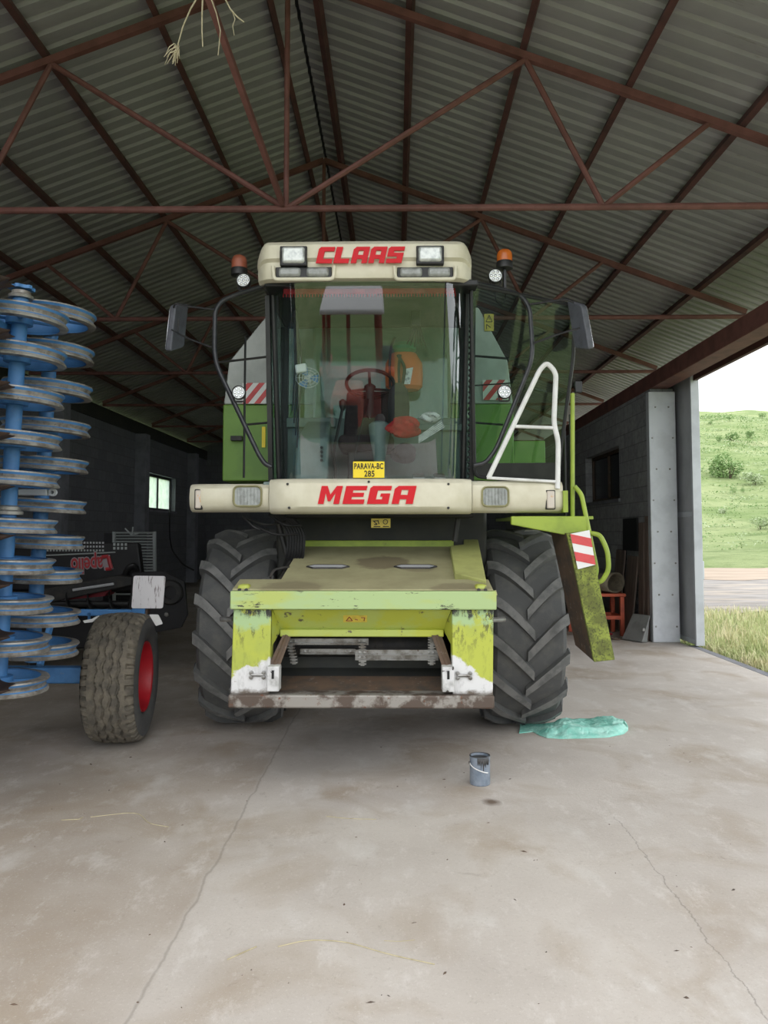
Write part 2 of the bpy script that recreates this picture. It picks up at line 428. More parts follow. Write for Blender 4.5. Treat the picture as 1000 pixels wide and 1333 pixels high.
def rounded(pts, rad=.06, k=5, closed=False):
    """round the corners of a polyline"""
    pts = [V(p) for p in pts]; out = []; n = len(pts)
    for i in range(n):
        if not closed and i in (0, n - 1): out.append(pts[i]); continue
        a, b, c = pts[i - 1], pts[i], pts[(i + 1) % n]
        d1, d2 = (a - b), (c - b)
        r = min(rad, d1.length * .45, d2.length * .45)
        p, q = b + d1.normalized() * r, b + d2.normalized() * r
        for t in range(k + 1):
            t /= k
            out.append(p * (1 - t) ** 2 + b * 2 * t * (1 - t) + q * t * t)
    return out
def text_mesh(txt, size, origin, xdir, zdir, depth=.004, spacing=1.0, bold=0.0, sx=1.0):
    """built in font lettering, centred on origin"""
    cu = bpy.data.curves.new('t', 'FONT'); cu.body = txt; cu.size = size; cu.extrude = depth / 2; cu.align_x = 'CENTER'; cu.align_y = 'CENTER'
    cu.space_character = spacing; cu.offset = bold; cu.resolution_u = 3
    ob = bpy.data.objects.new('t', cu); COL.objects.link(ob)
    dg = bpy.context.evaluated_depsgraph_get(); dg.update()
    me = ob.evaluated_get(dg).to_mesh()
    x, z = V(xdir).normalized(), V(zdir).normalized(); n = x.cross(z)
    mb = MB()
    mb.add([V(origin) + x * v.co.x * sx + z * v.co.y + n * v.co.z for v in me.vertices], [tuple(p.vertices) for p in me.polygons])
    COL.objects.unlink(ob); bpy.data.objects.remove(ob); bpy.data.curves.remove(cu)
    return mb
LET = {
 'C': [[(0, 0), (1, 0), (1, .26), (.40, .26), (.40, .74), (1, .74), (1, 1), (.12, 1), (0, .88)]],
 'L': [[(0, 0), (.95, 0), (.95, .27), (.40, .27), (.40, 1), (0, 1)]],
 'A': [[(0, 0), (.34, 0), (.34, 1), (.16, 1), (0, .84)], [(.66, 0), (1, 0), (1, 1), (.66, 1)], [(.34, .78), (.66, .78), (.66, 1), (.34, 1)], [(.34, .26), (.66, .26), (.66, .50), (.34, .50)]],
 'S': [[(0, 0), (1, 0), (1, .62), (.38, .62), (.38, .76), (1, .76), (1, 1), (.12, 1), (0, .88), (0, .40), (.62, .40), (.62, .25), (0, .25)]],
 'M': [[(0, 0), (.27, 0), (.27, .60), (.44, .15), (.56, .15), (.73, .60), (.73, 0), (1, 0), (1, 1), (.72, 1), (.5, .52), (.28, 1), (0, 1)]],
 'E': [[(0, 0), (1, 0), (1, .25), (.38, .25), (.38, .39), (.92, .39), (.92, .62), (.38, .62), (.38, .76), (1, .76), (1, 1), (0, 1)]],
 'G': [[(0, 0), (1, 0), (1, .58), (.55, .58), (.55, .40), (.66, .40), (.66, .25), (.38, .25), (.38, .75), (1, .75), (1, 1), (.12, 1), (0, .88)]],
}
def block_letters(word, x0, x1, z0, z1, y, surf=None, gap=.16, shear=.22, depth=.008):
    mb = MB(); n = len(word); hgt = z1 - z0
    wid = (x1 - x0 - shear * hgt) / (n + gap * (n - 1))
    for i, ch in enumerate(word):
        xs = x0 + i * wid * (1 + gap)
        for poly in LET[ch]:
            pts = []
            for (a, b) in poly:
                X = xs + a * wid + shear * b * hgt; Z = z0 + b * hgt
                pts.append((X, (surf(X, Z) if surf else y) - depth, Z))
            mb.prism(pts, (0, depth * 1.6, 0))
    return mb
# ================================================================== SETTING
RX, RZ, SL = -1.04, 7.16, .375
CZ = 4.82           # ridge of the trusses and slope of the roof
def roofz(x): return RZ - SL * abs(x - RX)
TY = [3.37, 7.14, 10.91, 14.68, 18.45, 22.22, 26.0]
YB = 29.0                               # back wall
WL, WRI = -7.2, 4.13                   # inner faces of the side walls

mb = MB().box(-7.5, 4.5, -2.2, YB, -.14, 0)
struct('floor', mb, 'floor')

# corrugated roof: ribs run down the slope
def roof_side(xa, xb, name, lift=.17):
    prof = []; y = 2.4; per = .20; hh = .035
    while y < YB + .3:
        prof += [(y, 0), (y + .085, 0), (y + .105, hh), (y + .18, hh)]
        y += per
    rows = []
    nx = 7
    for i in range(nx):
        x = xa + (xb - xa) * i / (nx - 1)
        rows.append([(x, yy, roofz(x) + lift + h) for yy, h in prof])
    mb = MB().grid(rows)
    return struct(name, mb, 'roof', smooth=False, solid=.006)
roof_side(RX - .02, -7.75, 'ceiling')
roof_side(RX + .02, 5.36, 'ceiling')
mb = MB()
for s in (-1, 1):
    mb.prism([(RX, 2.3, RZ + .24), (RX + s * .26, 2.3, RZ + .24 - SL * .26), (RX + s * .26, 2.3, RZ + .232 - SL * .26), (RX, 2.3, RZ + .232)], (0, YB - 2, 0))
struct('trim_1', mb, 'ink')

# walls
def wall_y(name, x0, x1, y0, y1, z1, holes, mat):
    mb = MB(); y = y0
    for (a, b, c, d) in holes:
        mb.box(x0, x1, y, a, 0, z1)
        mb.box(x0, x1, a, b, 0, c); mb.box(x0, x1, a, b, d, z1); y = b
    mb.box(x0, x1, y, y1, 0, z1)
    return struct(name, mb, mat, smooth=False)
LWIN = (22.3, 25.0, 2.40, 3.48)
RWIN = (14.2, 16.7, 2.36, 3.34)
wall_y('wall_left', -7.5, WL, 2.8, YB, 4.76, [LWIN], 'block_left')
wall_y('wall_right', WRI, 4.5, 12.42, YB, 4.06, [RWIN], 'block')
mb = MB().prism([(-7.5, YB, 0), (4.5, YB, 0), (4.5, YB, roofz(4.5) + .16), (RX, YB, RZ + .16), (-7.5, YB, roofz(-7.5) + .16)], (0, .25, 0))
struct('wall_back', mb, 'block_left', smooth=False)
for i, yr in enumerate((5.1, 10.4, 15.75, 21.05, 26.4)):
    mb = MB().box(WL - .01, WL + .30, yr, yr + .36, 0, 4.46)
    struct('trim_%d' % (i + 2), mb, 'conc_pillar', bevel=.01)
mb = MB().box(-7.5, WL + .04, 2.8, YB, 4.46, 4.80)
struct('trim_7', mb, 'darkbody')
mb = MB().box(WRI, WRI + .29, 2.5, YB, 4.065, 4.31)
struct('trim_8', mb, 'trussred', bevel=.008)
mb = MB().box(WRI + .31, 4.66, 2.5, 16.4, 4.2, 4.34).box(4.60, 4.66, 2.5, 16.4, 4.08, 4.2)
struct('trim_9', mb, 'purlin')
mb = MB().box(4.12, 4.5, 2.5, 2.9, 0, 4.06)
struct('trim_10', mb, 'conc_pillar')
mb = MB().box(4.5, 4.62, -2.2, 12.0, -.1, .003)
struct('trim_11', mb, 'conc_pillar')
# wall end post clad in grey sheet
mb = MB().box(4.07, 4.50, 12.32, 12.46, 0, 4.0)
pst = struct('trim_12', mb, 'galv', bevel=.012)
b = MB()
for k in range(8):
    for x in (4.12, 4.45):
        b.lathe([(.001, -.012), (.012, -.010), (.016, 0)], (x + .06 * (k % 2) * (1 if x < 4.3 else -1), 12.32, .25 + k * .5), (0, 1, 0), 8)
obj('screw_head', b, 'steel', pst)

# unseen leaf added across the left of the opening to darken the roof there
struct('added_shade_leaf', MB().box(-7.5, -4.1, 2.48, 2.54, .02, 4.6), 'doorgrey')
struct('trim_13', MB().box(-7.5, 4.5, 2.40, 2.47, 4.45, 4.6), 'trussred')
# windows
def window(name, x0, x1, hole, pane, frame, proud):
    a, b, c, d = hole
    f = MB(); t = .07; xm = (x0 + x1) / 2
    f.box(x0, x1, a, b, c, c + t).box(x0, x1, a, b, d - t, d).box(x0, x1, a, a + t, c + t, d - t).box(x0, x1, b - t, b, c + t, d - t)
    f.box(x0, x1, (a + b) / 2 - .04, (a + b) / 2 + .04, c + t, d - t)
    o = struct(name, f, frame, bevel=.006)
    p = MB().box(xm - .004, xm + .004, a + t, (a + b) / 2 - .04, c + t, d - t)
    p.box(xm - .004, xm + .004, (a + b) / 2 + .04, b - t, c + t, d - t)
    obj('window_pane', p, pane, o)
    s = MB().box(*proud, a - .05, b + .05, c - .06, c)
    obj('window_sill', s, 'conc_pillar', o)
    return o
window('window_1', -7.43, -7.35, LWIN, 'winpane', 'dark', (-7.5, WL + .05))
window('window_2', 4.27, 4.34, RWIN, 'darkglass', 'rust', (WRI - .04, 4.5))

# sliding door leaf parked outside the wall
d = MB().box(4.58, 4.66, 11.86, 16.2, .03, 4.16)
door = struct('door_1', d, 'doorgrey', bevel=.006)
f = MB()
f.box(4.555, 4.685, 11.82, 11.88, .02, 4.2).box(4.565, 4.579, 11.88, 16.2, 1.98, 2.06).box(4.565, 4.579, 11.88, 16.2, .03, .10)
obj('door_frame', f, 'galv', door, bevel=.005)
r = MB().box(4.68, 4.72, 11.86, 11.94, 1.02, 1.3)
obj('door_latch', r, 'galv', door, bevel=.01)
r = MB()
for y in (11.95, 14.2): r.lathe([(.02, -.03), (.05, -.03), (.05, .03), (.02, .03)], (4.62, y, 4.2), (1, 0, 0), 14)
obj('door_roller', r, 'dark', door)

# ------------------------------------------------------------------ trusses and purlins
ordn = ['first', 'second', 'third', 'fourth', 'fifth', 'sixth', 'seventh']
tlabel = ['rust red tubular roof truss above the open front, before the combine',
          'nearest rust red roof truss in view, crossing above the combine cab',
          'second rust red roof truss, its bottom tube level with the cab mirrors',
          'third rust red roof truss back, deep behind the combine',
          'fourth rust red roof truss back, in the dark of the shed',
          'fifth rust red roof truss back, faint in the dark',
          'rearmost rust red roof truss, next to the back wall']
for i, y in enumerate(TY):
    t = thing('roof_truss', (RX, y, CZ), tlabel[i], 'truss')
    xl, xr = -7.12, 5.02
    for s, xe in ((-1, xl), (1, xr)):
        a, bb = V((RX, y, RZ)), V((xe, y, roofz(xe)))
        dd = (bb - a).normalized()
        obj('top_chord', MB().obox((a + bb) / 2, (bb - a) / 2, (0, .03, 0), V((-dd.z, 0, dd.x)) * .036), 'trussred', t)
    obj('bottom_chord', MB().tube([(xl, y, CZ), (xr, y, CZ)], .032, 10), 'trussred', t)
    obj('king_post', MB().tube([(RX, y, CZ), (RX, y, RZ)], .027, 8), 'trussred', t)
    for s in (-1, 1):
        xs = [RX, RX + s * 2.29, RX + s * 3.01, RX + s * 4.02]
        pts = [(xs[0], y, CZ), (xs[1], y, roofz(xs[1]) - .03), (xs[2], y, CZ), (xs[3], y, roofz(xs[3]) - .03)]
        for k in range(3):
            obj('web_strut', MB().tube([pts[k], pts[k + 1]], .028, 8), 'trussred', t)
px_l = [-1.28, -2.33, -3.40, -4.45, -5.5, -6.55]
px_r = [-.79, .15, 1.24, 2.25, 3.31, 4.36]
for side, lst in (('left', px_l), ('right', px_r)):
    for k, x in enumerate(lst):
        z = roofz(x) + .105
        s = -1 if x > RX else 1
        ax = V((1, 0, SL * s)).normalized(); az = V((-ax.z, 0, ax.x))
        o = obj('roof_purlin', MB().obox((x, (2.6 + YB) / 2, z), ax * .03, (0, (YB - 2.6) / 2, 0), az * .05), 'purlin')
        nm = ['nearest the ridge', 'second from the ridge', 'third from the ridge', 'fourth from the ridge', 'fifth from the ridge', 'lowest, by the eave'][k]
        tag(o, 'dark red purlin under the %s roof slope, %s' % (side, nm), 'purlin', 'purlins under the %s roof slope' % side)
# loose brace from the truss centre up to the next roof frame, with dry straw caught on it
br0, br1 = V((RX - .03, 7.10, CZ + .03)), V((-1.80, 3.40, 6.84))
def brace_at(t): return br0 * (1 - t) + br1 * t
o = obj('roof_brace', MB().obox((br0 + br1) / 2, (br1 - br0) / 2, V((.022, 0, 0)), V((0, .02, .03))), 'trussred')
tag(o, 'slanting red brace rising from the truss centre, straw caught on it', 'brace')
def straw_stalk(px, Y, r, ear, label):
    pts = [P(x, y, Y) for x, y in px]
    t = MB().tube(pts, r, 5, r2=r * .7)
    o = thing('dry_straw_stalk', pts[0], label, 'straw', 'straw hanging from the brace')
    obj('stem', t, 'straw', o)
    if ear:
        e = MB(); end = pts[-1]
        for k in range(14):
            a = random.uniform(-.5, .5); p0 = end + V((random.uniform(-.012, .02), random.uniform(-.01, .01), random.uniform(0, .07)))
            e.tube([p0, p0 + V((-.012 + a * .05, random.uniform(-.02, .02), -.03)), p0 + V((-.03 + a * .1, random.uniform(-.03, .03), -.085))], .005, 4, r2=.002)
        obj('seed_head', e, 'straw', o)
straw_stalk([(262, -12), (248, 12), (238, 35), (229, 68)], 4.9, .0055, True, 'dry straw stalk with a bushy seed head at far left of the brace')
straw_stalk([(264, -6), (263, 20), (263, 40), (264, 61)], 4.9, .006, False, 'straight dry straw stalk hanging plumb beside the brace')
straw_stalk([(272, -10), (282, 18), (287, 40), (284, 72)], 4.9, .0045, False, 'thin dry straw stalk crossing in front of the red brace')
straw_stalk([(290, -8), (300, 12), (310, 23), (318, 29)], 4.9, .006, False, 'stiff dry straw stalk slanting right of the brace')
straw_stalk([(302, 13), (306, 25), (303, 34), (305, 46)], 4.9, .0035, False, 'kinked thin straw wisp right of the brace')

# ------------------------------------------------------------------ land outside
PROF = [(-400, -.05), (38, -.05), (45, .9), (60, 2.0), (75, 4.4), (100, 9.3), (130, 15.8), (160, 23.4), (200, 32.3), (235, 38.0), (300, 36), (420, 20)]
def landz(x, y):
    for (a, za), (b, zb) in zip(PROF, PROF[1:]):
        if a <= y <= b:
            z = za + (zb - za) * (y - a) / (b - a); break
    else: z = -.05
    if y > 40:
        k = min(1, (y - 40) / 30)
        z += k * (.5 * sin(x * .11 + y * .07) + .35 * sin(x * .31 - y * .17 + 1.3) + (x - 90) * .012)
    return z
ys = [-300, -150, -80, -40, -20, -10, 0, 10, 20, 30, 38] + [40 + 3.2 * k for k in range(62)] + [250, 280, 320, 420]
xs = [-300, -200, -120, -80, -50, -30, -15, 0] + [6 + 4 * k for k in range(44)] + [200, 240, 320]
def landz2(x, y):
    return landz(x, y)
rows = [[(x, y, landz2(x, y)) for x in xs] for y in ys]
o = struct('ground', MB().grid(rows, flip=True), 'grassland')
def track(y0, y1, z, mat):
    near, far = [], []
    for k in range(140):
        x = 4.62 + k * .62
        near.append((x, y0 + .35 * sin(x * .9) + .25 * sin(x * 2.3 + 1), z)); far.append((x, y1 + .5 * sin(x * .6 + 2) + .4 * sin(x * 1.7), z))
    rows = [near] + [[V(a) * (1 - t) + V(b) * t for a, b in zip(near, far)] for t in (.33, .66)] + [far]
    struct('ground', MB().grid(rows), mat)
track(17.0, 30.2, -.03, 'gravel'); track(28.8, 38.0, -.02, 'dirt')

mbg = MB()
def blade(x, y, h, w, lean):
    a = random.uniform(0, 6.28); dx, dy = cos(a) * w, sin(a) * w; b = random.uniform(0, 6.28)
    lx, ly = cos(b) * lean, sin(b) * lean
    mbg.add([(x - dx, y - dy, -.05), (x + dx, y + dy, -.05), (x + lx * .4 + dx * .7, y + ly * .4 + dy * .7, h * .55), (x + lx * .4 - dx * .7, y + ly * .4 - dy * .7, h * .55), (x + lx, y + ly, h)],
            [(0, 1, 2, 3), (3, 2, 4)])
for k in range(15000):
    y = random.uniform(7.5, 17.2); x = 4.66 + random.random() ** 1.3 * (y * .62 - 3.0)
    if x < 4.66: continue
    edge = min(1, (x - 4.6) / .8)
    blade(x, y, random.uniform(.07, .19) * (.45 + .55 * edge), .007, random.uniform(.02, .12))
o = obj('grass', mbg, 'blade', smooth=False, fixn=False)
tag(o, 'tall pale grass growing along the slab edge outside the doorway', 'grass', kind='stuff')

def bush(px, py, wpx, hpx, mat, label, n=700, trunk=True, lf=.16):
    # the sight line of the bush's foot meets the hillside
    lo = 38
    for k in range(2000):
        Y = 38 + k * .1; p = P(px, py, Y)
        if p.z <= landz(p.x, p.y): break
    Y = p.y; w, h = wpx * Y / 1000 / 2, hpx * Y / 1000
    base = V((p.x, p.y, landz(p.x, p.y)))
    m = MB(); lobes = []
    for k in range(7):
        lobes.append((V((random.uniform(-.6, .6) * w, random.uniform(-.5, .5) * w, h * random.uniform(.3, .72))), random.uniform(.4, .62)))
    s = lf * w
    for k in range(n):
        c, rr = random.choice(lobes)
        d = V((random.gauss(0, 1), random.gauss(0, 1), random.gauss(0, 1))).normalized() * random.uniform(.6, 1)
        q = base + c + V((d.x * w * rr, d.y * w * rr, d.z * h * rr * .62))
        if q.z < base.z: q.z = base.z + .1
        u = V((random.gauss(0, 1), random.gauss(0, 1), random.gauss(0, .6))).normalized()
        v2 = u.cross(V((random.gauss(0, 1), random.gauss(0, 1), random.gauss(0, 1))).normalized())
        a = s * random.uniform(.5, 1.1)
        m.add([q - u * a, q + v2 * a * .5, q + u * a, q - v2 * a * .5], [(0, 1, 2, 3)])
    t = thing('bush', base, label, 'bush', 'bushes on the hillside')
    obj('foliage', m, mat, t, smooth=False, fixn=False)
    st = MB()
    for k in range(4):
        st.tube([base + V((0, 0, -.3)), base + V((random.uniform(-.3, .3) * w, random.uniform(-.3, .3) * w, h * .4))], .018 * w, 5)
    obj('stems', st, 'bark', t) if trunk else None
bush(950, 624, 46, 36, 'leaf', 'largest dark green bush in the middle of the hillside', 1500, lf=.10)
bush(982, 632, 38, 20, 'leaf_pale', 'pale whitish bush just right of the largest bush', 900, lf=.1)
bush(925, 553, 8, 6, 'leaf', 'small dark bush high on the hill at left', 260)
bush(951, 573, 22, 14, 'leaf', 'wide green bush on the upper hill beneath the skyline', 600, lf=.12)
bush(976, 570, 14, 10, 'leaf', 'green bush on the upper hill, nearer the right edge', 400)
bush(936, 575, 11, 9, 'leaf', 'little green bush left of the wide upper bush', 300)
bush(956, 645, 10, 14, 'leaf', 'upright small bush below the largest bush', 300)
bush(968, 642, 8, 9, 'leaf', 'second upright small bush below the largest bush', 300)
bush(990, 690, 28, 16, 'leaf_pale', 'low pale scrub near the foot of the hill', 700, lf=.12)
bush(942, 669, 16, 8, 'leaf_pale', 'low pale tuft on the lower slope left of the scrub', 300)
bush(993, 545, 12, 8, 'leaf', 'small bush on the skyline slope at the right edge', 260)
bush(950, 548, 9, 6, 'leaf', 'tiny bush just below the skyline', 220)

tuft = MB(); rnd = random.Random(12)
for k in range(620):
    y = 42 + rnd.random() ** .8 * 150; x = y * rnd.uniform(.34, .56); z = landz(x, y); n_ = rnd.randint(14, 34); s = (.04 + .0009 * y) * rnd.uniform(.5, 1.2)
    for q in range(n_):
        c = V((x + rnd.gauss(0, 1.3) * s * 5, y + rnd.gauss(0, 1) * s * 5, z + rnd.uniform(.0, 1) * s * 3.2))
        u = V((rnd.gauss(0, 1), rnd.gauss(0, 1), rnd.gauss(0, .7))).normalized(); v2 = u.cross(V((rnd.gauss(0, 1), rnd.gauss(0, 1), rnd.gauss(0, 1))).normalized())
        tuft.add([c - u * s, c + v2 * s * .6, c + u * s, c - v2 * s * .6], [(0, 1, 2, 3)], 0 if k % 5 < 3 else 1)
o = obj('scrub', tuft, ['leaf', 'leaf_pale'], smooth=False, fixn=False)
tag(o, 'low scrub and weeds scattered over the grassy hillside', 'scrub', kind='stuff')

# light: an overcast sky
w = bpy.data.worlds.new('World'); scene.world = w; w.use_nodes = True
bg = w.node_tree.nodes['Background']
tc = w.node_tree.nodes.new('ShaderNodeTexCoord'); sp = w.node_tree.nodes.new('ShaderNodeSeparateXYZ')
cr = w.node_tree.nodes.new('ShaderNodeValToRGB')
w.node_tree.links.new(tc.outputs['Generated'], sp.inputs[0]); w.node_tree.links.new(sp.outputs['Z'], cr.inputs[0])
cr.color_ramp.elements[0].position = 0; cr.color_ramp.elements[0].color = (.80, .84, .88, 1)
cr.color_ramp.elements[1].position = .7; cr.color_ramp.elements[1].color = (1, 1, 1, 1)
w.node_tree.links.new(cr.outputs[0], bg.inputs[0])
bg.inputs[1].default_value = 1.25
scene.view_settings.view_transform = 'Standard'; scene.view_settings.look = 'None'
scene.view_settings.exposure = 1.1; scene.view_settings.gamma = 1; scene.view_settings.use_curve_mapping = False
scene.cycles.max_bounces = 10; scene.cycles.diffuse_bounces = 5; scene.cycles.transparent_max_bounces = 16
# ================================================================== COMBINE HARVESTER
CX, AX = -.125, 7.25            # machine centre line and front axle
cb = thing('combine_harvester', (CX, AX, 0), 'large lime green and cream combine harvester parked in the middle of the shed', 'combine harvester')

# ---- front tyres with chevron lugs
def drive_tyre(xc, inner_sign, idx):
    Rr, W = .838, .30
    prof = [(.42, -.25), (.46, -.28), (.60, -.315), (.72, -.32), (.79, -.305), (.825, -.27), (.84, -.18), (.845, 0),
            (.84, .18), (.825, .27), (.79, .305), (.72, .32), (.60, .315), (.46, .28), (.42, .25)]
    m = MB().lathe(prof, (xc, AX, .885), (1, 0, 0), 72, closed=True)
    c = V((xc, AX, .885))
    NL = 16
    def at(th, a, r):
        # th measured from the front-most point, increasing upwards
        return c + V((a, -cos(th) * r, sin(th) * r))
    for side in (-1, 1):
        for k in range(NL):
            th0 = 2 * pi * (k + (.5 if side > 0 else 0)) / NL
            rows = []
            K = 8
            for i in range(K + 1):
                t = i / K
                a = side * (.325 - t * .355)                 # from the shoulder past the middle
                th = th0 - (.02 + .36 * (t ** 1.25))         # sweeps down the front face towards the middle
                w = (.092 - .014 * t) / Rr * .5
                rt_ = Rr + .05 - (.045 * max(0, abs(a) - .22) / .1)
                rb = Rr - .03 - (.06 * max(0, abs(a) - .2) / .12)
                wb = w * 1.35
                rows.append([at(th - wb, a, rb), at(th - w, a, rt_), at(th + w, a, rt_), at(th + wb, a, rb)])
            a0 = side * .335
            # run the lug over the shoulder
            sh = [at(th0 - .045, a0, .70), at(th0 - .03, a0 + side * .012, .72), at(th0 + .03, a0 + side * .012, .72), at(th0 + .045, a0, .70)]
            rows = [sh] + rows
            o = len(m.v)
            m.grid(rows, 1)
            for q in range(len(m.f) - 3 * (len(rows) - 1), len(m.f)): m.mi[q] = 1 if (q - (len(m.f) - 3 * (len(rows) - 1))) % 3 == 1 else 0
            n = len(rows)
            m.f.append((o, o + 1, o + 2, o + 3)); m.f.append((o + 4 * (n - 1) + 3, o + 4 * (n - 1) + 2, o + 4 * (n - 1) + 1, o + 4 * (n - 1))); m.mi += [0, 0]
    ty = obj('front_tyre', m, ['rubber', 'lug'], cb)
    r = MB()
    s = -inner_sign
    r.lathe([(.43, -.25), (.44, -.22), (.40, -.20), (.39, 0), (.40, .2), (.44, .22), (.43, .25)], c, (1, 0, 0), 40)
    r.lathe([(.40, .05 * s), (.28, .02 * s), (.15, .06 * s), (.12, .12 * s), (.01, .13 * s)], c, (1, 0, 0), 32)
    obj('wheel_rim', r, 'white', ty)
drive_tyre(-1.365, 1, 0)
drive_tyre(1.115, -1, 1)
for x in (-1.0, .75):
    m = MB().lathe([(.32, -.2), (.5, -.21), (.58, -.17), (.6, 0), (.58, .17), (.5, .21), (.32, .2)], (x, 11.1, .6), (1, 0, 0), 40, closed=True)
    t = obj('rear_tyre', m, 'rubber', cb)
    obj('wheel_rim', MB().lathe([(.33, -.18), (.3, 0), (.1, .04), (.1, .12), (.02, .13)], (x, 11.1, .6), (1 if x > 0 else -1, 0, 0), 24), 'white', t)
obj('front_axle', MB().box(-1.1, .85, AX - .16, AX + .16, .74, 1.05), 'dark', cb, bevel=.02)
obj('rear_axle', MB().box(-.95, .70, 11.0, 11.2, .5, .7), 'dark', cb, bevel=.02)

# ---- body behind the cab
obj('chassis_body', MB().hexa([(-1.05, 6.75, 1.25), (.80, 6.75, 1.25), (.80, 12.3, .95), (-1.05, 12.3, .95), (-1.05, 6.75, 2.2), (.80, 6.75, 2.2), (.80, 12.3, 2.5), (-1.05, 12.3, 2.5)]), 'darkbody', cb, bevel=.03)
gl = P(290, 560, 7.2).x; gr = P(669, 560, 7.2).x
zt = lambda y, Y=7.2: P(500, y, Y).z
def side_panel(x_out, sgn, name):
    # stepped and chamfered front of the grain tank, green below and grey above
    xi = CX + sgn * .62
    zb, zm, z1, z2 = zt(626), zt(526), zt(470), zt(400)
    g = MB().prism([(x_out, 7.2, zb), (xi, 7.2, zb), (xi, 7.2, zm), (x_out, 7.2, zm)], (0, 3.4, 0))
    a = obj('side_panel', g, 'tank_green', cb, bevel=.012)
    ch = abs(xi - x_out)
    t = MB().prism([(x_out + sgn * -.004, 7.21, zm + .004), (xi, 7.21, zm + .004), (xi, 7.21, z2), (x_out - sgn * ch * .52, 7.21, z2), (x_out - sgn * .05, 7.21, z1)], (0, 2.6, 0))
    b = obj('grain_tank', t, 'tank_grey', cb, bevel=.012)
    return a, b
pl, tl = side_panel(gl, -1, 'left')
pr, tr_ = side_panel(gr, 1, 'right')
obj('grain_tank_top', MB().box(-.76, .50, 6.98, 9.6, 2.3, zt(404)), 'tank_grey', cb, bevel=.03)
def stripes(x0, x1, z0, z1, y, n=3, flip=False, name='warning_stripes', par=None):
    m = MB().box(x0, x1, y, y + .006, z0, z1)
    w = (x1 - x0); hh = z1 - z0; st = w / n
    for k in range(-3, n + 3):
        a = x0 + k * st
        pts = [(a, z0), (a + st * .5, z0), (a + st * .5 + hh * .8, z1), (a + hh * .8, z1)]
        # clip to the plate
        def clip(ps, xx, keep):
            out = []
            for i in range(len(ps)):
                p, q = ps[i - 1], ps[i]
                ip, iq = keep(p[0]), keep(q[0])
                if ip != iq:
                    t = (xx - p[0]) / (q[0] - p[0]); out.append((xx, p[1] + t * (q[1] - p[1])))
                if iq: out.append(q)
            return out
        pts = clip(pts, x0, lambda v: v >= x0 - 1e-9)
        if len(pts) > 2: pts = clip(pts, x1, lambda v: v <= x1 + 1e-9)
        if len(pts) > 2:
            m.prism([(px, y - .003, pz) for px, pz in pts], (0, .003, 0), 1)
    return obj(name, m, ['stripe_white', 'stripe_red'], par or cb, smooth=False, label='red and white striped warning panel')
stripes(P(321, 0, 7.17).x, P(351, 0, 7.17).x, zt(525, 7.17), zt(498, 7.17), 7.17, 2)
stripes(P(625, 0, 7.17).x, P(657, 0, 7.17).x, zt(521, 7.17), zt(495, 7.17), 7.17, 2)
obj('lower_panel', MB().box(gr + .005, P(703, 0, 7.3).x, 7.3, 8.3, zt(604, 7.3), zt(574, 7.3)), 'tank_green', cb, bevel=.01)
obj('panel_latch', MB().box(P(307, 0, 7.15).x, P(321, 0, 7.15).x, 7.14, 7.2, zt(573, 7.15), zt(567, 7.15)), 'dark', cb)
s = obj('sticker', MB().box(P(346, 0, 7.18).x, P(350.5, 0, 7.18).x, 7.185, 7.2, zt(582, 7.18), zt(555, 7.18)), 'yellow', cb)
# tall warning sticker on the right tank side
x0, x1, z0, z1 = P(628, 0, 7.16).x, P(640, 0, 7.16).x, zt(430, 7.16), zt(408, 7.16)
st = obj('sticker', MB().box(x0, x1, 7.19, 7.208, z0, z1), 'sticker', cb)
m = MB(); xm = (x0 + x1) / 2
for a, b in (((x0 + .015, z0 + .085), (x1 - .015, z0 + .085)), ((x1 - .015, z0 + .085), (xm, z1 - .012)), ((xm, z1 - .012), (x0 + .015, z0 + .085)), ((x0 + .02, z0 + .06), (x1 - .03, z0 + .03)), ((x0 + .02, z0 + .06), (x0 + .02, z0 + .015)), ((xm, z1 - .03), (xm, z1 - .055))):
    m.tube([(a[0], 7.188, a[1]), (b[0], 7.188, b[1])], .004, 4)
obj('warning_symbol', m, 'ink', st)

# ---- cream front bumper
YM, YS = 5.80, 5.95
def bumper_section(x0, x1, z0, z1, y, depth, name, sweep=0, bev=.05):
    # sweep: the outer corner runs back
    n = 24; rows = []
    pr_ = [(z0, depth), (z0, .10), (z0 + .015, .045), (z0 + .05, .012), ((z0 + z1) / 2, 0), (z1 - .04, .012), (z1 - .012, .04), (z1, .09), (z1, depth)]
    for i in range(n + 1):
        t = i / n; x = x0 + (x1 - x0) * t
        yo = y
        if sweep: 
            u = t if sweep > 0 else 1 - t
            yo += .02 * u + .05 * max(0, (u - .8) / .2) ** 2
        else:
            u = abs(2 * t - 1); yo += .10 * max(0, (u - .6) / .4) ** 4
        rows.append([(x, yo + d, z) for z, d in pr_])
    m = MB().grid(rows)
    o = len(m.v); m.add(rows[0], [tuple(range(len(pr_)))]); m.add(rows[-1], [tuple(range(len(pr_)))[::-1]])
    m.add([rows[0][0], rows[0][-1], rows[-1][-1], rows[-1][0]], [(0, 1, 2, 3)])
    return obj(name, m, 'cream', cb)
zb0, zb1 = P(500, 668, YM).z, P(500, 622, YM).z
mid = bumper_section(P(353, 0, YM).x, P(612, 0, YM).x, zb0, zb1, YM, .25, 'front_bumper')
bl = bumper_section(P(253, 0, YS).x, P(355, 0, YS).x, P(300, 666, YS).z, P(300, 629, YS).z, YS, .22, 'bumper_wing', -1)
brr = bumper_section(P(611, 0, YS).x, P(727, 0, YS).x, P(700, 667, YS).z, P(700, 625, YS).z, YS, .22, 'bumper_wing', 1)
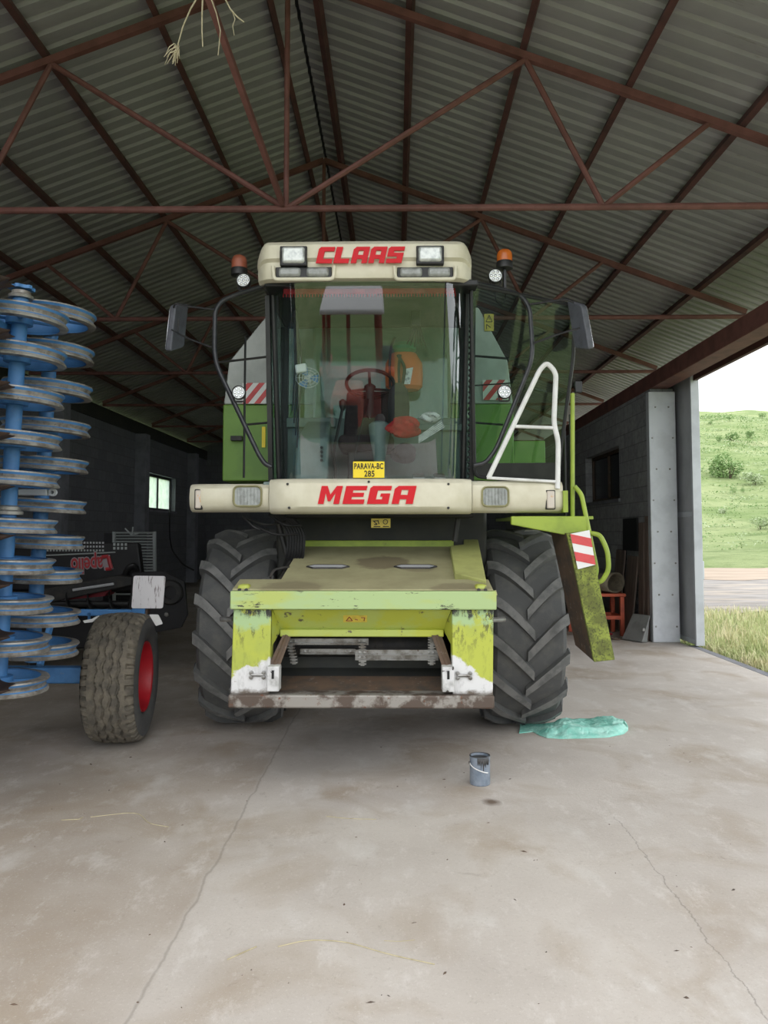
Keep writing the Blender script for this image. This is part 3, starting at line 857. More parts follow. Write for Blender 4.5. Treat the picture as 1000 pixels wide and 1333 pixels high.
obj('lettering', block_letters('MEGA', P(417, 0, YM).x, P(541, 0, YM).x, P(500, 656, YM).z, P(500, 632.5, YM).z, YM + .004), 'red', mid, smooth=False, label='red block lettering on the cream bumper')
m = MB()
for px, py in ((374, 630), (376, 661), (584, 630), (584, 661), (480, 627)):
    p = P(px, py, YM); m.lathe([(.001, -.006), (.009, -.005), (.011, .02)], (p.x, YM + .01, p.z), (0, 1, 0), 8)
obj('bolt_head', m, 'dark', mid)
def headlamp(px0, px1, py0, py1, Y, par, name='headlight'):
    a, b = P(px0, py1, Y), P(px1, py0, Y); x0, x1, z0, z1 = a.x, b.x, a.z, b.z
    def rr(x0, x1, z0, z1, r, y):
        return rounded([(x0, y, z0), (x1, y, z0), (x1, y, z1), (x0, y, z1)], r, 4, True)
    m = MB()
    e = .008
    outer, inner, face = rr(x0 - e, x1 + e, z0 - e, z1 + e, .05, Y - .002), rr(x0, x1, z0, z1, .04, Y - .012), rr(x0 + .008, x1 - .008, z0 + .008, z1 - .008, .035, Y + .006)
    back = rr(x0 - e, x1 + e, z0 - e, z1 + e, .05, Y + .05)
    n = len(outer)
    m.add(back + outer + inner + face, [(k * n + i, k * n + (i + 1) % n, (k + 1) * n + (i + 1) % n, (k + 1) * n + i) for k in range(3) for i in range(n)])
    hl = obj('headlight', m, 'dusty', par)
    m = MB().add(face + [V((p.x, p.y + .03, p.z)) for p in face], [tuple(range(n))] + [(i, (i + 1) % n, n + (i + 1) % n, n + i) for i in range(n)])
    obj('lamp_lens', m, 'lens_dull', hl)
    # ribs of the lens
    r = MB(); nz = 8
    for i in range(1, nz):
        xx = x0 + (x1 - x0) * i / nz
        r.tube([(xx, Y + .004, z0 + .015), (xx, Y + .004, z1 - .015)], .0035, 5)
    obj('lens_ribs', r, 'lens_dull', hl)
    return hl
headlamp(304, 340, 633, 659, YS - .008, bl)
headlamp(628, 662, 634, 659, YS - .005, brr)
def marker(px0, px1, py0, py1, Y, par):
    a, b = P(px0, py1, Y), P(px1, py0, Y)
    f = obj('marker_lamp', MB().box(a.x - .008, b.x + .008, Y + .0, Y + .08, a.z - .008, b.z + .008), 'dark', par, bevel=.008)
    obj('lamp_lens', MB().box(a.x, b.x, Y - .012, Y + .03, a.z, b.z), 'amber_side', f, bevel=.01)
marker(254, 262, 638, 662, YS + .03, bl)
marker(712, 722, 639, 662, YS + .02, brr)

# ---- licence plate
a, b = P(459.5, 622, 5.86), P(500.5, 601, 5.86)
plate = obj('licence_plate', MB().box(a.x, b.x, 5.87, 5.876, a.z, b.z + .003), 'yellow', cb, bevel=.003)
xm, zm = (a.x + b.x) / 2, (a.z + b.z) / 2
t1 = text_mesh('PARAVA-BC', .062, (xm, 5.868, zm + .026), (1, 0, 0), (0, 0, 1), .003, 1.05, .0012, .66)
t2 = text_mesh('285', .066, (xm + .006, 5.868, zm - .032), (1, 0, 0), (0, 0, 1), .003, 1.05, .0012, .8)
t1.add(t2.v, t2.f)
obj('plate_characters', t1, 'ink', plate, smooth=False)

# ---- cab
YW0, YW1 = 5.96, 5.66                         # windscreen leans forward towards the top
wx0, wx1 = P(357, 0, 5.82).x, P(606, 0, 5.82).x
wcx, whw = (wx0 + wx1) / 2, (wx1 - wx0) / 2
wz0, wz1 = P(500, 623, YW0).z, P(500, 366, YW1).z
def wsy(u, t): return YW0 + (YW1 - YW0) * t + .30 * abs(u) ** 9 + .015 * u * u
def wstop(u): return YW1
NU, NV = 48, 10
us = [(-1 + 2 * i / NU) for i in range(NU + 1)]
us = [(1 if u > 0 else -1) * abs(u) ** .75 for u in us]
rows = [[(wcx + u * whw * (1 - .02 * (1 - t)), wsy(u, t), wz0 + (wz1 - wz0) * t) for u in us] for t in [j / NV for j in range(NV + 1)]]
ws = obj('windscreen', MB().grid(rows), 'windshield', cb)
for s in (-1, 1):
    m = MB().tube([(wcx + s * (whw + .012) * (1 - .02 * (1 - t)), wsy(1, t) - .01, wz0 + (wz1 - wz0) * t) for t in (0, .25, .5, .75, 1)], .022, 8)
    obj('windscreen_seal', m, 'black', cb)
bk = 7.0                                     # rear of the cab
cabx0, cabx1 = P(351, 0, 6.1).x, P(617, 0, 6.1).x
for s, xx in ((-1, cabx0 + .02), (1, cabx1 - .03)):
    obj('corner_post', MB().hexa([(xx - .018, 6.24, wz0 - .05), (xx + .018, 6.24, wz0 - .05), (xx + .018, 6.32, wz0 - .05), (xx - .018, 6.32, wz0 - .05), (xx - .018, 5.99, wz1), (xx + .018, 5.99, wz1), (xx + .018, 6.07, wz1), (xx - .018, 6.07, wz1)]), 'black', cb)
    obj('rear_post', MB().box(xx - .035, xx + .035, bk - .06, bk, wz0 - .05, wz1), 'black', cb)
    obj('side_window', MB().hexa([(xx - .004, 6.32, wz0), (xx + .004, 6.32, wz0), (xx + .004, bk - .06, wz0), (xx - .004, bk - .06, wz0), (xx - .004, 6.07, wz1), (xx + .004, 6.07, wz1), (xx + .004, bk - .06, wz1), (xx - .004, bk - .06, wz1)]), 'tint', cb)
# beaded rubber strip on the right post
m = MB()
for k in range(34):
    t = k / 33; m.lathe([(.004, -.012), (.012, -.006), (.012, .006), (.004, .012)], (wx1 + .045, 6.26 - .25 * t, wz0 + .02 + (wz1 - wz0 - .04) * t), (0, 0, 1), 6)
obj('beaded_strip', m, 'black', cb)
obj('cab_floor', MB().box(cabx0, cabx1, 6.0, bk, wz0 - .16, wz0 - .02), 'cabgrey', cb, bevel=.01)
obj('cab_rear_wall', MB().box(cabx0 + .03, cabx1 - .03, bk - .05, bk, wz0, wz0 + .62), 'cabgrey', cb, bevel=.01)
obj('rear_window', MB().box(cabx0 + .03, cabx1 - .03, bk - .03, bk - .022, wz0 + .62, wz1), 'tint', cb)
m = MB().box(cabx0 + .05, cabx0 + .5, bk - .10, bk - .05, wz0 + .53, wz0 + .62).box(cabx1 - .5, cabx1 - .05, bk - .10, bk - .05, wz0 + .5, wz0 + .56)
obj('rear_shelf', m, 'cabgrey', cb, bevel=.01)
m = MB().box(cabx0 + .02, cabx1 - .02, 5.86, bk, wz1 - .0, wz1 + .05)
obj('cab_headliner', m, 'dark', cb)

# roof cap
YR = 5.60
rx0, rx1 = P(338, 0, YR + .12).x, P(612, 0, YR + .12).x
rz0, rz1 = P(500, 361, YR).z, P(500, 308.5, YR).z
rcx, rhw = (rx0 + rx1) / 2, (rx1 - rx0) / 2
n = 40; rows = []
def roofy(u): return YR + .02 * u * u + .12 * max(0, (abs(u) - .86) / .14) ** 2.2
uu = [sin(pi / 2 * (-1 + 2 * i / n)) for i in range(n + 1)]
for u in uu:
    x = rcx + u * rhw; y = roofy(u)
    k = max(0, (abs(u) - .90) / .10) ** 2
    zt_ = rz1 - .075 * k
    zl = rz0 + .02 * k
    rows.append([(x, y + .9, zl + .16), (x, y + .3, zl + .06), (x, y + .10, zl), (x, y + .045, zl + .012), (x, y + .03, zl + .05), (x, y + .03, (zl + zt_) / 2 - .02), (x, y, (zl + zt_) / 2), (x, y + .01, zt_ - .05), (x, y + .05, zt_ - .012), (x, y + .11, zt_), (x, y + 1.42, zt_ + .03), (x, y + 1.46, zt_ - .02), (x, y + 1.46, zl + .16)])
m = MB().grid(rows); L = len(rows[0])
m.add(rows[0], [tuple(range(L))]); m.add(rows[-1], [tuple(range(L))[::-1]])
m.add([r[0] for r in rows] + [r[-1] for r in rows], [(i, i + 1, n + 1 + i + 1, n + 1 + i) for i in range(n)])
roof = obj('cab_roof', m, 'cream', cb)
obj('lettering', block_letters('CLAAS', P(413, 0, YR).x, P(527, 0, YR).x, P(500, 342.5, YR).z, P(500, 321.5, YR).z, YR, gap=.10), 'red', roof, smooth=False, label='red block lettering on the cream cab roof')
def roof_lamp(px0, px1, py0, py1):
    Y = YR + .005
    a, b = P(px0, py1, Y), P(px1, py0, Y)
    f = obj('lamp_housing', MB().box(a.x, b.x, Y - .012, Y + .08, a.z, b.z), 'black', roof, bevel=.008)
    e = .016
    obj('lamp_lens', MB().box(a.x + e, b.x - e, Y - .03, Y + .02, a.z + e * 1.1, b.z - e * .6), 'lens', f, bevel=.018)
    g = MB()
    for x in (a.x + .006, b.x - .006): g.tube([(x, Y - .02, a.z + .04), (x, Y - .02, b.z - .04)], .005, 6)
    obj('lamp_bracket', g, 'dark', f)
roof_lamp(364.5, 400, 320.5, 346.5)
roof_lamp(542, 578, 320, 344.5)
for x0, x1 in ((359, 432), (517, 590)):
    Y = YR + .03
    a, b = P(x0, 362, Y), P(x1, 347.5, Y)
    f = obj('lamp_recess', MB().box(a.x, b.x, Y - .004, Y + .06, a.z, b.z), 'black', roof, bevel=.006)
    rim = MB().tube(rounded([(a.x - .02, Y - .005, b.z + .005), (a.x - .012, Y - .008, a.z - .012), (b.x + .012, Y - .008, a.z - .012), (b.x + .02, Y - .005, b.z + .005)], .03), .014, 8)
    obj('recess_rim', rim, 'cream', roof)
    w2 = (b.x - a.x) / 2
    for k in range(2):
        c = a.x + w2 * (k + .5)
        obj('lamp_lens', MB().box(c - w2 * .40, c + w2 * .40, Y - .022, Y + .03, a.z + .006, b.z - .004), 'lens_dull', f, bevel=.02)
# dark soffit under the roof
obj('roof_soffit', MB().box(cabx0 + .04, cabx1 - .02, 5.74, 6.9, wz1 - .01, rz0 + .03), 'black', cb, bevel=.01)
# red fringe along the top of the windscreen, inside
m = MB().box(wcx - .66, wcx + .66, 5.80, 5.81, wz1 - .05, wz1 - .01)
for k in range(60):
    x = wcx - .66 + 1.32 * k / 59; m.box(x - .004, x + .004, 5.80, 5.806, wz1 - .075, wz1 - .05)
obj('sun_fringe', m, 'redcloth', cb, smooth=False)

# ---- cab interior fittings
yin = 6.45
def Pz(py, Y): return P(500, py, Y).z
def Px(px, Y): return P(px, 500, Y).x
m = MB().lathe([(.075, 0), (.05, .08), (.045, .18), (.085, .42), (.09, .5), (.06, .52)], (Px(494, 6.3), 6.3, wz0 - .02), (0, .12, 1), 20)
obj('steering_column', m, 'cabgrey', cb)
c = V((Px(482, 6.45), 6.42, Pz(500, 6.42)))
ax = V((0, .45, 1)).normalized(); u = V((1, 0, 0)); w_ = ax.cross(u)
sw = obj('steering_wheel', MB().tube([c + (u * cos(a) + w_ * sin(a)) * .20 for a in [2 * pi * i / 32 for i in range(32)]], .016, 8, True), 'black', cb)
m = MB()
for a in (.5, 2.6, 4.7): m.tube([c - ax * .05, c + (u * cos(a) + w_ * sin(a)) * .195], .012, 6)
m.lathe([(.01, -.35), (.03, -.3), (.035, -.06), (.05, -.03), (.02, 0)], c, ax, 12)
obj('wheel_spokes', m, 'dark', sw)
# driver seat
sx = Px(478, 6.75)
seat = obj('driver_seat', MB().box(sx - .24, sx + .24, 6.5, 6.93, wz0 + .28, wz0 + .42), 'seat', cb, bevel=.05, seg=3)
obj('seat_back', MB().hexa([(sx - .22, 6.82, wz0 + .4), (sx + .22, 6.82, wz0 + .4), (sx + .22, 6.93, wz0 + .4), (sx - .22, 6.93, wz0 + .4), (sx - .19, 6.90, wz0 + .86), (sx + .19, 6.90, wz0 + .86), (sx + .19, 6.95, wz0 + .86), (sx - .19, 6.95, wz0 + .86)]), 'seat', seat, bevel=.04, seg=3)
obj('seat_base', MB().box(sx - .16, sx + .16, 6.56, 6.9, wz0 - .02, wz0 + .28), 'dark', seat, bevel=.02)
# consoles
m = MB().hexa([(Px(388, 6.4), 6.2, wz0 - .02), (Px(430, 6.4), 6.2, wz0 - .02), (Px(430, 6.4), 6.85, wz0 - .02), (Px(388, 6.4), 6.85, wz0 - .02), (Px(388, 6.4), 6.3, wz0 + .36), (Px(430, 6.4), 6.3, wz0 + .36), (Px(425, 6.4), 6.85, wz0 + .58), (Px(392, 6.4), 6.85, wz0 + .58)])
con = obj('side_console', m, 'cabgrey', cb, bevel=.02)
m = MB()
for k in range(4): m.lathe([(.012, 0), (.012, -.02)], (Px(420, 6.3), 6.255, wz0 + .17 + k * .035), (0, 1, 0), 8)
obj('console_knob', m, 'black', con)
m = MB().tube([(Px(437, 6.35), 6.4, wz0), (Px(436, 6.35), 6.35, wz0 + .3), (Px(446, 6.35), 6.38, wz0 + .62)], .014, 6)
m.lathe([(.0, .06), (.03, .04), (.032, 0), (.012, -.04)], (Px(446, 6.35), 6.38, wz0 + .64), (0, 0, 1), 12)
obj('control_lever', m, 'black', cb)
m = MB()
for x in (545, 572): m.hexa([(Px(x - 7, 6.1), 6.06, wz0), (Px(x + 7, 6.1), 6.06, wz0), (Px(x + 7, 6.1), 6.2, wz0 + .03), (Px(x - 7, 6.1), 6.2, wz0 + .03), (Px(x - 7, 6.1), 6.06, wz0 + .015), (Px(x + 7, 6.1), 6.06, wz0 + .015), (Px(x + 7, 6.1), 6.2, wz0 + .06), (Px(x - 7, 6.1), 6.2, wz0 + .06)])
obj('foot_pedal', m, 'steel', cb)
m = MB().tube(rounded([(Px(458, 5.98), 5.98, wz0 + .01), (Px(466, 6.02), 6.0, wz0 + .3), (Px(476, 6.1), 6.1, wz0 + .56), (Px(480, 6.3), 6.35, wz0 + .7)], .2), .006, 6)
obj('cable', m, 'cable', cb)
# inner monitor and wiring at upper right
m = MB().box(Px(535, 6.4), Px(548, 6.4), 6.4, 6.46, Pz(424, 6.4), Pz(404, 6.4))
mon = obj('monitor', m, 'black', cb, bevel=.01)
m = MB()
for k in range(6): m.tube(rounded([(Px(541 + k, 6.42), 6.42, Pz(420, 6.4)), (Px(535 + 3 * k, 6.42), 6.40, Pz(438, 6.4)), (Px(530 + 5 * k, 6.42), 6.45, Pz(446 + 2 * (k % 3), 6.4))], .05), .005, 5)
obj('wiring', m, 'cable', mon)
m = MB()
for k in range(4): m.tube(rounded([(Px(379 + k, 5.95), 6.08, wz1 - .1), (Px(381 + k * 3, 5.95), 6.1, wz1 - .5), (Px(378 + k * 2, 6), 6.15, wz1 - .9 - .1 * k)], .1), .006, 5)
obj('wiring', m, 'cable', cb)

# ---- tube guards, lamps, beacons, mirrors
def tubepart(name, pts, r, mat, Y=None, rad=.09, closed=False, par=None, n=10):
    pts = [P(p[0], p[1], p[2] if len(p) > 2 else Y) for p in pts]
    return obj(name, MB().tube(rounded(pts, rad, 5, closed), r, n, closed), mat, par or cb)
YT = 6.02
tubepart('guard_tube', [(350, 370, 5.95), (309, 383, YT), (288, 392, YT), (280, 405, YT), (279, 470, YT), (337, 592, YT), (345, 604, YT), (354, 608, YT)], .019, 'blackpaint', rad=.12)
tubepart('guard_tube', [(606, 366, 5.95), (650, 375, YT), (680, 385, YT), (690, 402, YT), (694, 466, YT), (646, 585, YT), (632, 603, YT), (617, 606, YT)], .018, 'blackpaint', rad=.12)
def bar(x0, y0, x1, y1, Y, r, name='guard_bar', mat='black'):
    return obj(name, MB().tube([P(x0, y0, Y), P(x1, y1, Y)], r, 6), mat, cb)
bar(319.5, 438, 317.5, 622, 6.35, .010)
bar(283, 472, 352, 464, 6.2, .010); bar(318, 553, 352, 550, 6.2, .010)
bar(613, 463, 690, 469, 6.2, .010); bar(616, 502, 690, 497, 6.35, .006); bar(616, 550, 655, 553, 6.2, .009)
# open cab door of tinted glass
dq = [P(613, 371, 5.86), P(749, 398, 6.20), P(744, 468, 6.3), P(727, 632, 6.4), P(618, 620, 6.16)]
nrm = (dq[1] - dq[0]).cross(dq[4] - dq[0]).normalized()
dp = [p - nrm * (p - dq[0]).dot(nrm) for p in dq]
door_ = obj('cab_door', MB().prism([p - nrm * .003 for p in dp], nrm * .006), 'tint', cb, smooth=False)
obj('door_frame', MB().tube(rounded(dp, .06, 4, True), .016, 8, True), 'black', door_)
x_ = dp[3] * .82 + dp[2] * .18; y_ = dp[4] * .86 + dp[0] * .14
obj('door_lower_panel', MB().prism([p - nrm * .006 for p in (dp[3], x_, dp[4] * .93 + dp[0] * .07, dp[4])], nrm * .012), 'black', door_, smooth=False)
obj('door_handle', MB().obox(P(703, 508, 6.42), (.06, .03, -.008), (0, .015, 0), (0, 0, .014)), 'black', door_, bevel=.008)

def workled(px, py, Y, r):
    c = P(px, py, Y)
    h = obj('work_lamp', MB().lathe([(.3 * r, .05), (.85 * r, .045), (r, .02), (r, -.012), (.88 * r, -.016), (.86 * r, -.004)], c, (0, 1, 0), 24), 'dark', cb)
    g = MB().lathe([(.0, -.006), (.86 * r, -.006), (.86 * r, 0)], c, (0, 1, 0), 24)
    obj('lamp_lens', g, 'lens', h)
    d = MB()
    for k in range(6):
        a = k * pi / 3; d.lathe([(.0, -.011), (.14 * r, -.010), (.26 * r, -.004)], c + V((cos(a) * .55 * r, 0, sin(a) * .55 * r)), (0, 1, 0), 10)
    d.lathe([(.0, -.011), (.14 * r, -.010), (.26 * r, -.004)], c, (0, 1, 0), 10)
    obj('led', d, 'chrome', h)
    b = MB().tube(rounded([c + V((-r * .8, .02, -.2 * r)), c + V((-r * .75, .02, -1.25 * r)), c + V((r * .75, .02, -1.25 * r)), c + V((r * .8, .02, -.2 * r))], .02), .007, 6)
    obj('lamp_bracket', b, 'dark', h)
workled(317, 365, 5.98, .058); workled(311, 511, 5.98, .055); workled(645, 359, 5.98, .058); workled(657, 510, 5.98, .056)
def beacon(px, top, bot, Y, mat):
    b = P(px, bot, Y); t = P(px, top, Y); hgt = t.z - b.z; r = .062
    o = obj('beacon_base', MB().lathe([(.05, -.035), (.066, -.03), (.066, .02), (.06, .03)], b, (0, 0, 1), 20), 'black', cb)
    obj('beacon_lens', MB().lathe([(r, .02), (r, hgt * .58), (r * .96, hgt * .70), (r * .86, hgt * .82), (r * .66, hgt * .92), (r * .36, hgt * .98), (.001, hgt)], b, (0, 0, 1), 24), mat, o)
    return o
b1 = beacon(311.5, 332, 354, 6.05, 'amber_old')
b2 = beacon(657, 324.5, 345, 6.05, 'amber')
obj('beacon_post', MB().tube([P(657, 347, 6.05), P(657, 376, 6.05)], .015, 8), 'blackpaint', b2)
obj('beacon_post', MB().tube([P(312, 356, 6.07), P(313, 380, 6.05)], .014, 8), 'blackpaint', b1)
obj('cable', MB().tube(rounded([P(644, 378, 6.0), P(646, 393, 6.0), P(654, 398, 6.0), P(659, 388, 6.0), P(657, 378, 6.03)], .04), .004, 6), 'cable', cb)

def mirror(quad, Y0, Y1, arms):
    # quad: picture corners tl, tr, br, bl; the inner edge is nearer the cab
    q = [P(quad[0][0], quad[0][1], Y0), P(quad[1][0], quad[1][1], Y1), P(quad[2][0], quad[2][1], Y1), P(quad[3][0], quad[3][1], Y0)]
    nn = (q[1] - q[0]).cross(q[3] - q[0]).normalized()
    if nn.y > 0: nn = -nn
    m = MB().prism(rounded(q, .03, 4, True), -nn * .05)
    o = obj('wing_mirror', m, 'mirror', cb, bevel=.012)
    obj('mirror_glass', MB().prism(rounded([p * .94 + (q[0] + q[1] + q[2] + q[3]) * .015 - nn * .052 for p in q], .02, 3, True), -nn * .004), 'chrome', o)
    for a in arms:
        obj('mirror_arm', MB().tube(rounded([P(*p) for p in a], .04), .008, 6), 'blackpaint', o)
mirror([(229, 397), (246, 396), (240, 452), (222, 458)], 6.0, 6.18, [[(280, 403, 6.0), (246, 399, 6.0), (228, 395, 5.96), (226, 400, 6.0)], [(275, 452, 6.0), (243, 440, 5.98), (223, 429, 5.96)]])
mirror([(738, 391), (757, 397), (767, 455), (748, 453)], 6.16, 6.0, [[(690, 396, 6.0), (738, 389, 5.98), (747, 394, 6.0)], [(694, 447, 6.0), (730, 434, 5.98), (755, 427, 5.96)]])
bar(232, 436, 232, 415, 5.99, .004, 'mirror_clip', 'dark')

# ---- white handrail, lime posts and ladder on the right
hr = tubepart('handrail', [(636, 622), (703, 481), (712, 472), (724, 485), (721, 552), (727, 574), (726, 636)], .020, 'white', 5.98, rad=.07)
obj('rail_rung', MB().tube([P(671, 555, 5.98), P(722, 557, 5.98)], .014, 8), 'white', hr)
obj('rail_foot', MB().tube([P(634, 622, 5.98), P(725, 627, 5.98)], .012, 8), 'white', hr)
gp = tubepart('grab_post', [(745.5, 512, 6.1), (745.5, 676, 6.1)], .017, 'lime')
obj('post_clamp', MB().box(P(741, 0, 6.1).x, P(750, 0, 6.1).x, 6.08, 6.12, Pz(512, 6.1), Pz(497, 6.1)), 'black', gp, bevel=.006)
tubepart('ladder_rail', [(748, 633, 6.05), (757, 643, 6.05), (768, 697, 6.0), (777, 742, 5.95), (775, 750, 5.95), (772, 756, 5.95)], .018, 'lime', rad=.06)
tubepart('grab_loop', [(768, 694, 5.96), (781, 696, 5.93), (791, 716, 5.9), (793, 742, 5.9), (783, 758, 5.93), (770, 758, 5.95)], .019, 'lime', rad=.08)
# platform bracket above the wheel
a = [P(666, 672, 6.0), P(762, 672, 6.0), P(766, 693, 6.0), P(734, 696, 6.0), P(666, 683, 6.0)]
obj('platform_bracket', MB().prism(a, (0, .06, 0)), 'lime', cb, bevel=.006)
obj('platform', MB().box(P(668, 0, 6.06).x, P(762, 0, 6.06).x, 6.06, 7.4, Pz(676, 6.06), Pz(672, 6.06)), 'lime', cb)
obj('platform_side', MB().box(P(724, 0, 6.02).x, P(730, 0, 6.02).x, 6.0, 6.2, Pz(667, 6.02), Pz(639, 6.02)), 'lime', cb)
m = MB().box(P(734, 0, 6.4).x, P(737, 0, 6.4).x, 6.4, 6.43, Pz(674, 6.4), Pz(540, 6.4))
m.box(P(729, 0, 6.4).x, P(731, 0, 6.4).x, 6.45, 6.48, Pz(674, 6.4), Pz(560, 6.4))
obj('door_post', m, 'black', cb)
f = [P(738, 694, 5.93), P(766, 691, 5.93), P(801, 859, 5.80), P(774, 862, 5.80)]
bkx = V((.02, .46, .05))
lad = MB()
tl_, tr2, br_, bl_ = f
lad.hexa([bl_, br_, br_ + V((0, .04, 0)), bl_ + V((0, .04, 0)), tl_, tr2, tr2 + V((0, .04, 0)), tl_ + V((0, .04, 0))])
ladder = obj('ladder', lad, 'lime_moss', cb, bevel=.005)
# side plate of the ladder runs back from the front face
dleft = MB().hexa([bl_ + V((.004, .02, 0)), bl_ + V((.02, .02, 0)), bl_ + V((-.02, .45, .06)), bl_ + V((-.036, .45, .06)), tl_ + V((.004, .02, 0)), tl_ + V((.02, .02, 0)), tl_ + V((-.02, .42, .0)), tl_ + V((-.036, .42, 0))])
obj('ladder_side', dleft, 'rust', ladder)
m = MB()
for k in range(4):
    t = .14 + .25 * k
    p = bl_ * (1 - t) + tl_ * t; q = br_ * (1 - t) + tr2 * t
    m.hexa([p + V((.01, .03, -.012)), q + V((0, .03, -.012)), q + V((0, .4, .0)), p + V((-.01, .4, .0)), p + V((.01, .03, .012)), q + V((0, .03, .012)), q + V((0, .4, .024)), p + V((-.01, .4, .024))])
obj('ladder_step', m, 'dark', ladder)
# striped plate lies on the ladder face
ux = (tr2 - tl_).normalized(); uz = (tl_ - bl_).normalized(); un = ux.cross(uz).normalized()
if un.y > 0: un = -un
s0 = [P(742, 695, 5.92), P(767, 690, 5.92), P(775, 735, 5.89), P(752, 741, 5.89)]
def ladder_pt(a, b):
    return s0[3] * (1 - a) * (1 - b) + s0[2] * a * (1 - b) + s0[0] * (1 - a) * b + s0[1] * a * b + V((0, -.012, 0))
m = MB().prism([ladder_pt(*q) for q in ((0, 0), (1, 0), (1, 1), (0, 1))], (0, .006, 0))
for lo in (.12, .62):
    m.prism([ladder_pt(0, lo + .12) + V((0, -.003, 0)), ladder_pt(1, lo - .12) + V((0, -.003, 0)), ladder_pt(1, lo + .14) + V((0, -.003, 0)), ladder_pt(0, lo + .38 if lo < .5 else 1.0) + V((0, -.003, 0))], (0, .003, 0), 1)
obj('warning_stripes', m, ['stripe_white', 'stripe_red'], ladder, smooth=False, label='red and white striped warning plate')

# ---- dark gear under the bumper
m = MB().box(-.95, .70, 6.98, 7.1, 1.2, 2.05)
bulk = obj('bulkhead', m, 'ink', cb)
obj('cross_beam', MB().box(-.9, .64, 6.2, 6.45, 1.86, 2.0), 'ink', cb, bevel=.02)
x0, x1 = P(484, 0, 6.19).x, P(508, 0, 6.19).x
st = obj('sticker', MB().box(x0, x1, 6.185, 6.2, Pz(687, 6.19), Pz(675, 6.19)), 'sticker', cb)
m = MB()
zc = (Pz(687, 6.19) + Pz(675, 6.19)) / 2
m.tube([(x1 - .04 + cos(a) * .018, 6.183, zc + .01 + sin(a) * .018) for a in [i * pi / 6 for i in range(12)]], .004, 4, True)
for a, b in (((-.0, .02), (.035, -.01)), ((.035, -.01), (.01, -.012)), ((.01, .016), (.045, .02)), ((.04, .02), (.05, -.008)), ((.005, -.028), (.06, -.028)), ((.08, -.028), (.13, -.028))):
    m.tube([(x0 + .014 + a[0], 6.183, zc + a[1]), (x0 + .014 + b[0], 6.183, zc + b[1])], .005, 4)
obj('warning_symbol', m, 'ink', st)
m = MB()
for k in range(7):
    x = 372 + k * 3.5
    m.tube(rounded([P(x - 20, 668, 6.3), P(x + 4, 690, 6.35), P(x + 2, 725, 6.3), P(x - 8, 752, 6.0), P(x - 14, 762, 5.8)], .2), .012, 6)
obj('hydraulic_hose', m, 'cable', cb)
m = MB()
for (a, b, c, d) in ((316, 672, 350, 690), (322, 676, 372, 678), (330, 684, 388, 695), (350, 670, 392, 684)):
    m.tube(rounded([P(a, b, 6.2), P((a + c) / 2, (b + d) / 2 + 8, 6.15), P(c, d, 6.25)], .2), .010, 6)
obj('wiring', m, 'cable', cb)
m = MB().tube(rounded([P(352, 752, 5.75), P(356, 742, 5.8), P(372, 738, 5.9), P(380, 740, 6.0)], .1), .011, 6)
obj('hydraulic_hose', m, 'dark', cb)
for a, b in (((360, 672), (377, 735)), ((380, 672), (394, 712)), ((597, 668), (592, 705))):
    obj('support_strut', MB().tube([P(*a, 6.4), P(*b, 6.4)], .024, 8), 'dark', cb)
for s, px in ((-1, 332), (1, 628)):
    obj('lift_cylinder', MB().tube([P(px, 806, 5.75), P(px, 830, 6.9)], .045, 12), 'dark', cb)
# inner wheel-arch blades
obj('mud_scraper', MB().hexa([P(683, 692, 6.7), P(715, 684, 6.7), P(715, 684, 6.75), P(683, 692, 6.75), P(684, 690, 6.6), P(718, 690, 6.6), P(718, 689, 6.62), P(684, 689, 6.62)]), 'doorgrey', cb)

# ---- feeder house
YF = 5.2
def X(px, Y=YF): return P(px, 700, Y).x
def Z(py, Y=YF): return P(515, py, Y).z
fd_z0, fd_z1 = Z(769), P(515, 712, 6.72).z
Yb = 6.72
xl0, xr0 = X(356, 5.42), X(592, 5.42)
# trough walls and floor
obj('feeder_side', MB().hexa([(xl0, 5.45, .62), (xl0 + .02, 5.45, .62), (xl0 + .02, Yb, 1.0), (xl0, Yb, 1.0), (xl0, 5.42, fd_z0), (xl0 + .02, 5.42, fd_z0), (xl0 + .02, Yb, fd_z1), (xl0, Yb, fd_z1)]), 'dark', cb)
obj('feeder_side', MB().hexa([(xr0 + .08, 5.45, .62), (xr0 + .10, 5.45, .62), (xr0 + .10, Yb, 1.0), (xr0 + .08, Yb, 1.0), (xr0 + .08, 5.42, fd_z0), (xr0 + .10, 5.42, fd_z0), (xr0 + .10, Yb, fd_z1), (xr0 + .08, Yb, fd_z1)]), 'dark', cb)
obj('feeder_floor', MB().hexa([(xl0, 5.3, .60), (xr0 + .1, 5.3, .60), (xr0 + .1, Yb, 1.0), (xl0, Yb, 1.0), (xl0, 5.3, .63), (xr0 + .1, 5.3, .63), (xr0 + .1, Yb, 1.03), (xl0, Yb, 1.03)]), 'darkbody', cb)
tcv = MB().hexa([(X(360, 5.35), 5.33, fd_z0 - .012), (X(600, 5.35), 5.33, fd_z0 - .012), (P(588, 0, Yb).x, Yb, fd_z1 - .012), (P(396, 0, Yb).x, Yb, fd_z1 - .012), (X(360, 5.35), 5.33, fd_z0 + .006), (X(600, 5.35), 5.33, fd_z0 + .006), (P(588, 0, Yb).x, Yb, fd_z1 + .006), (P(396, 0, Yb).x, Yb, fd_z1 + .006)])
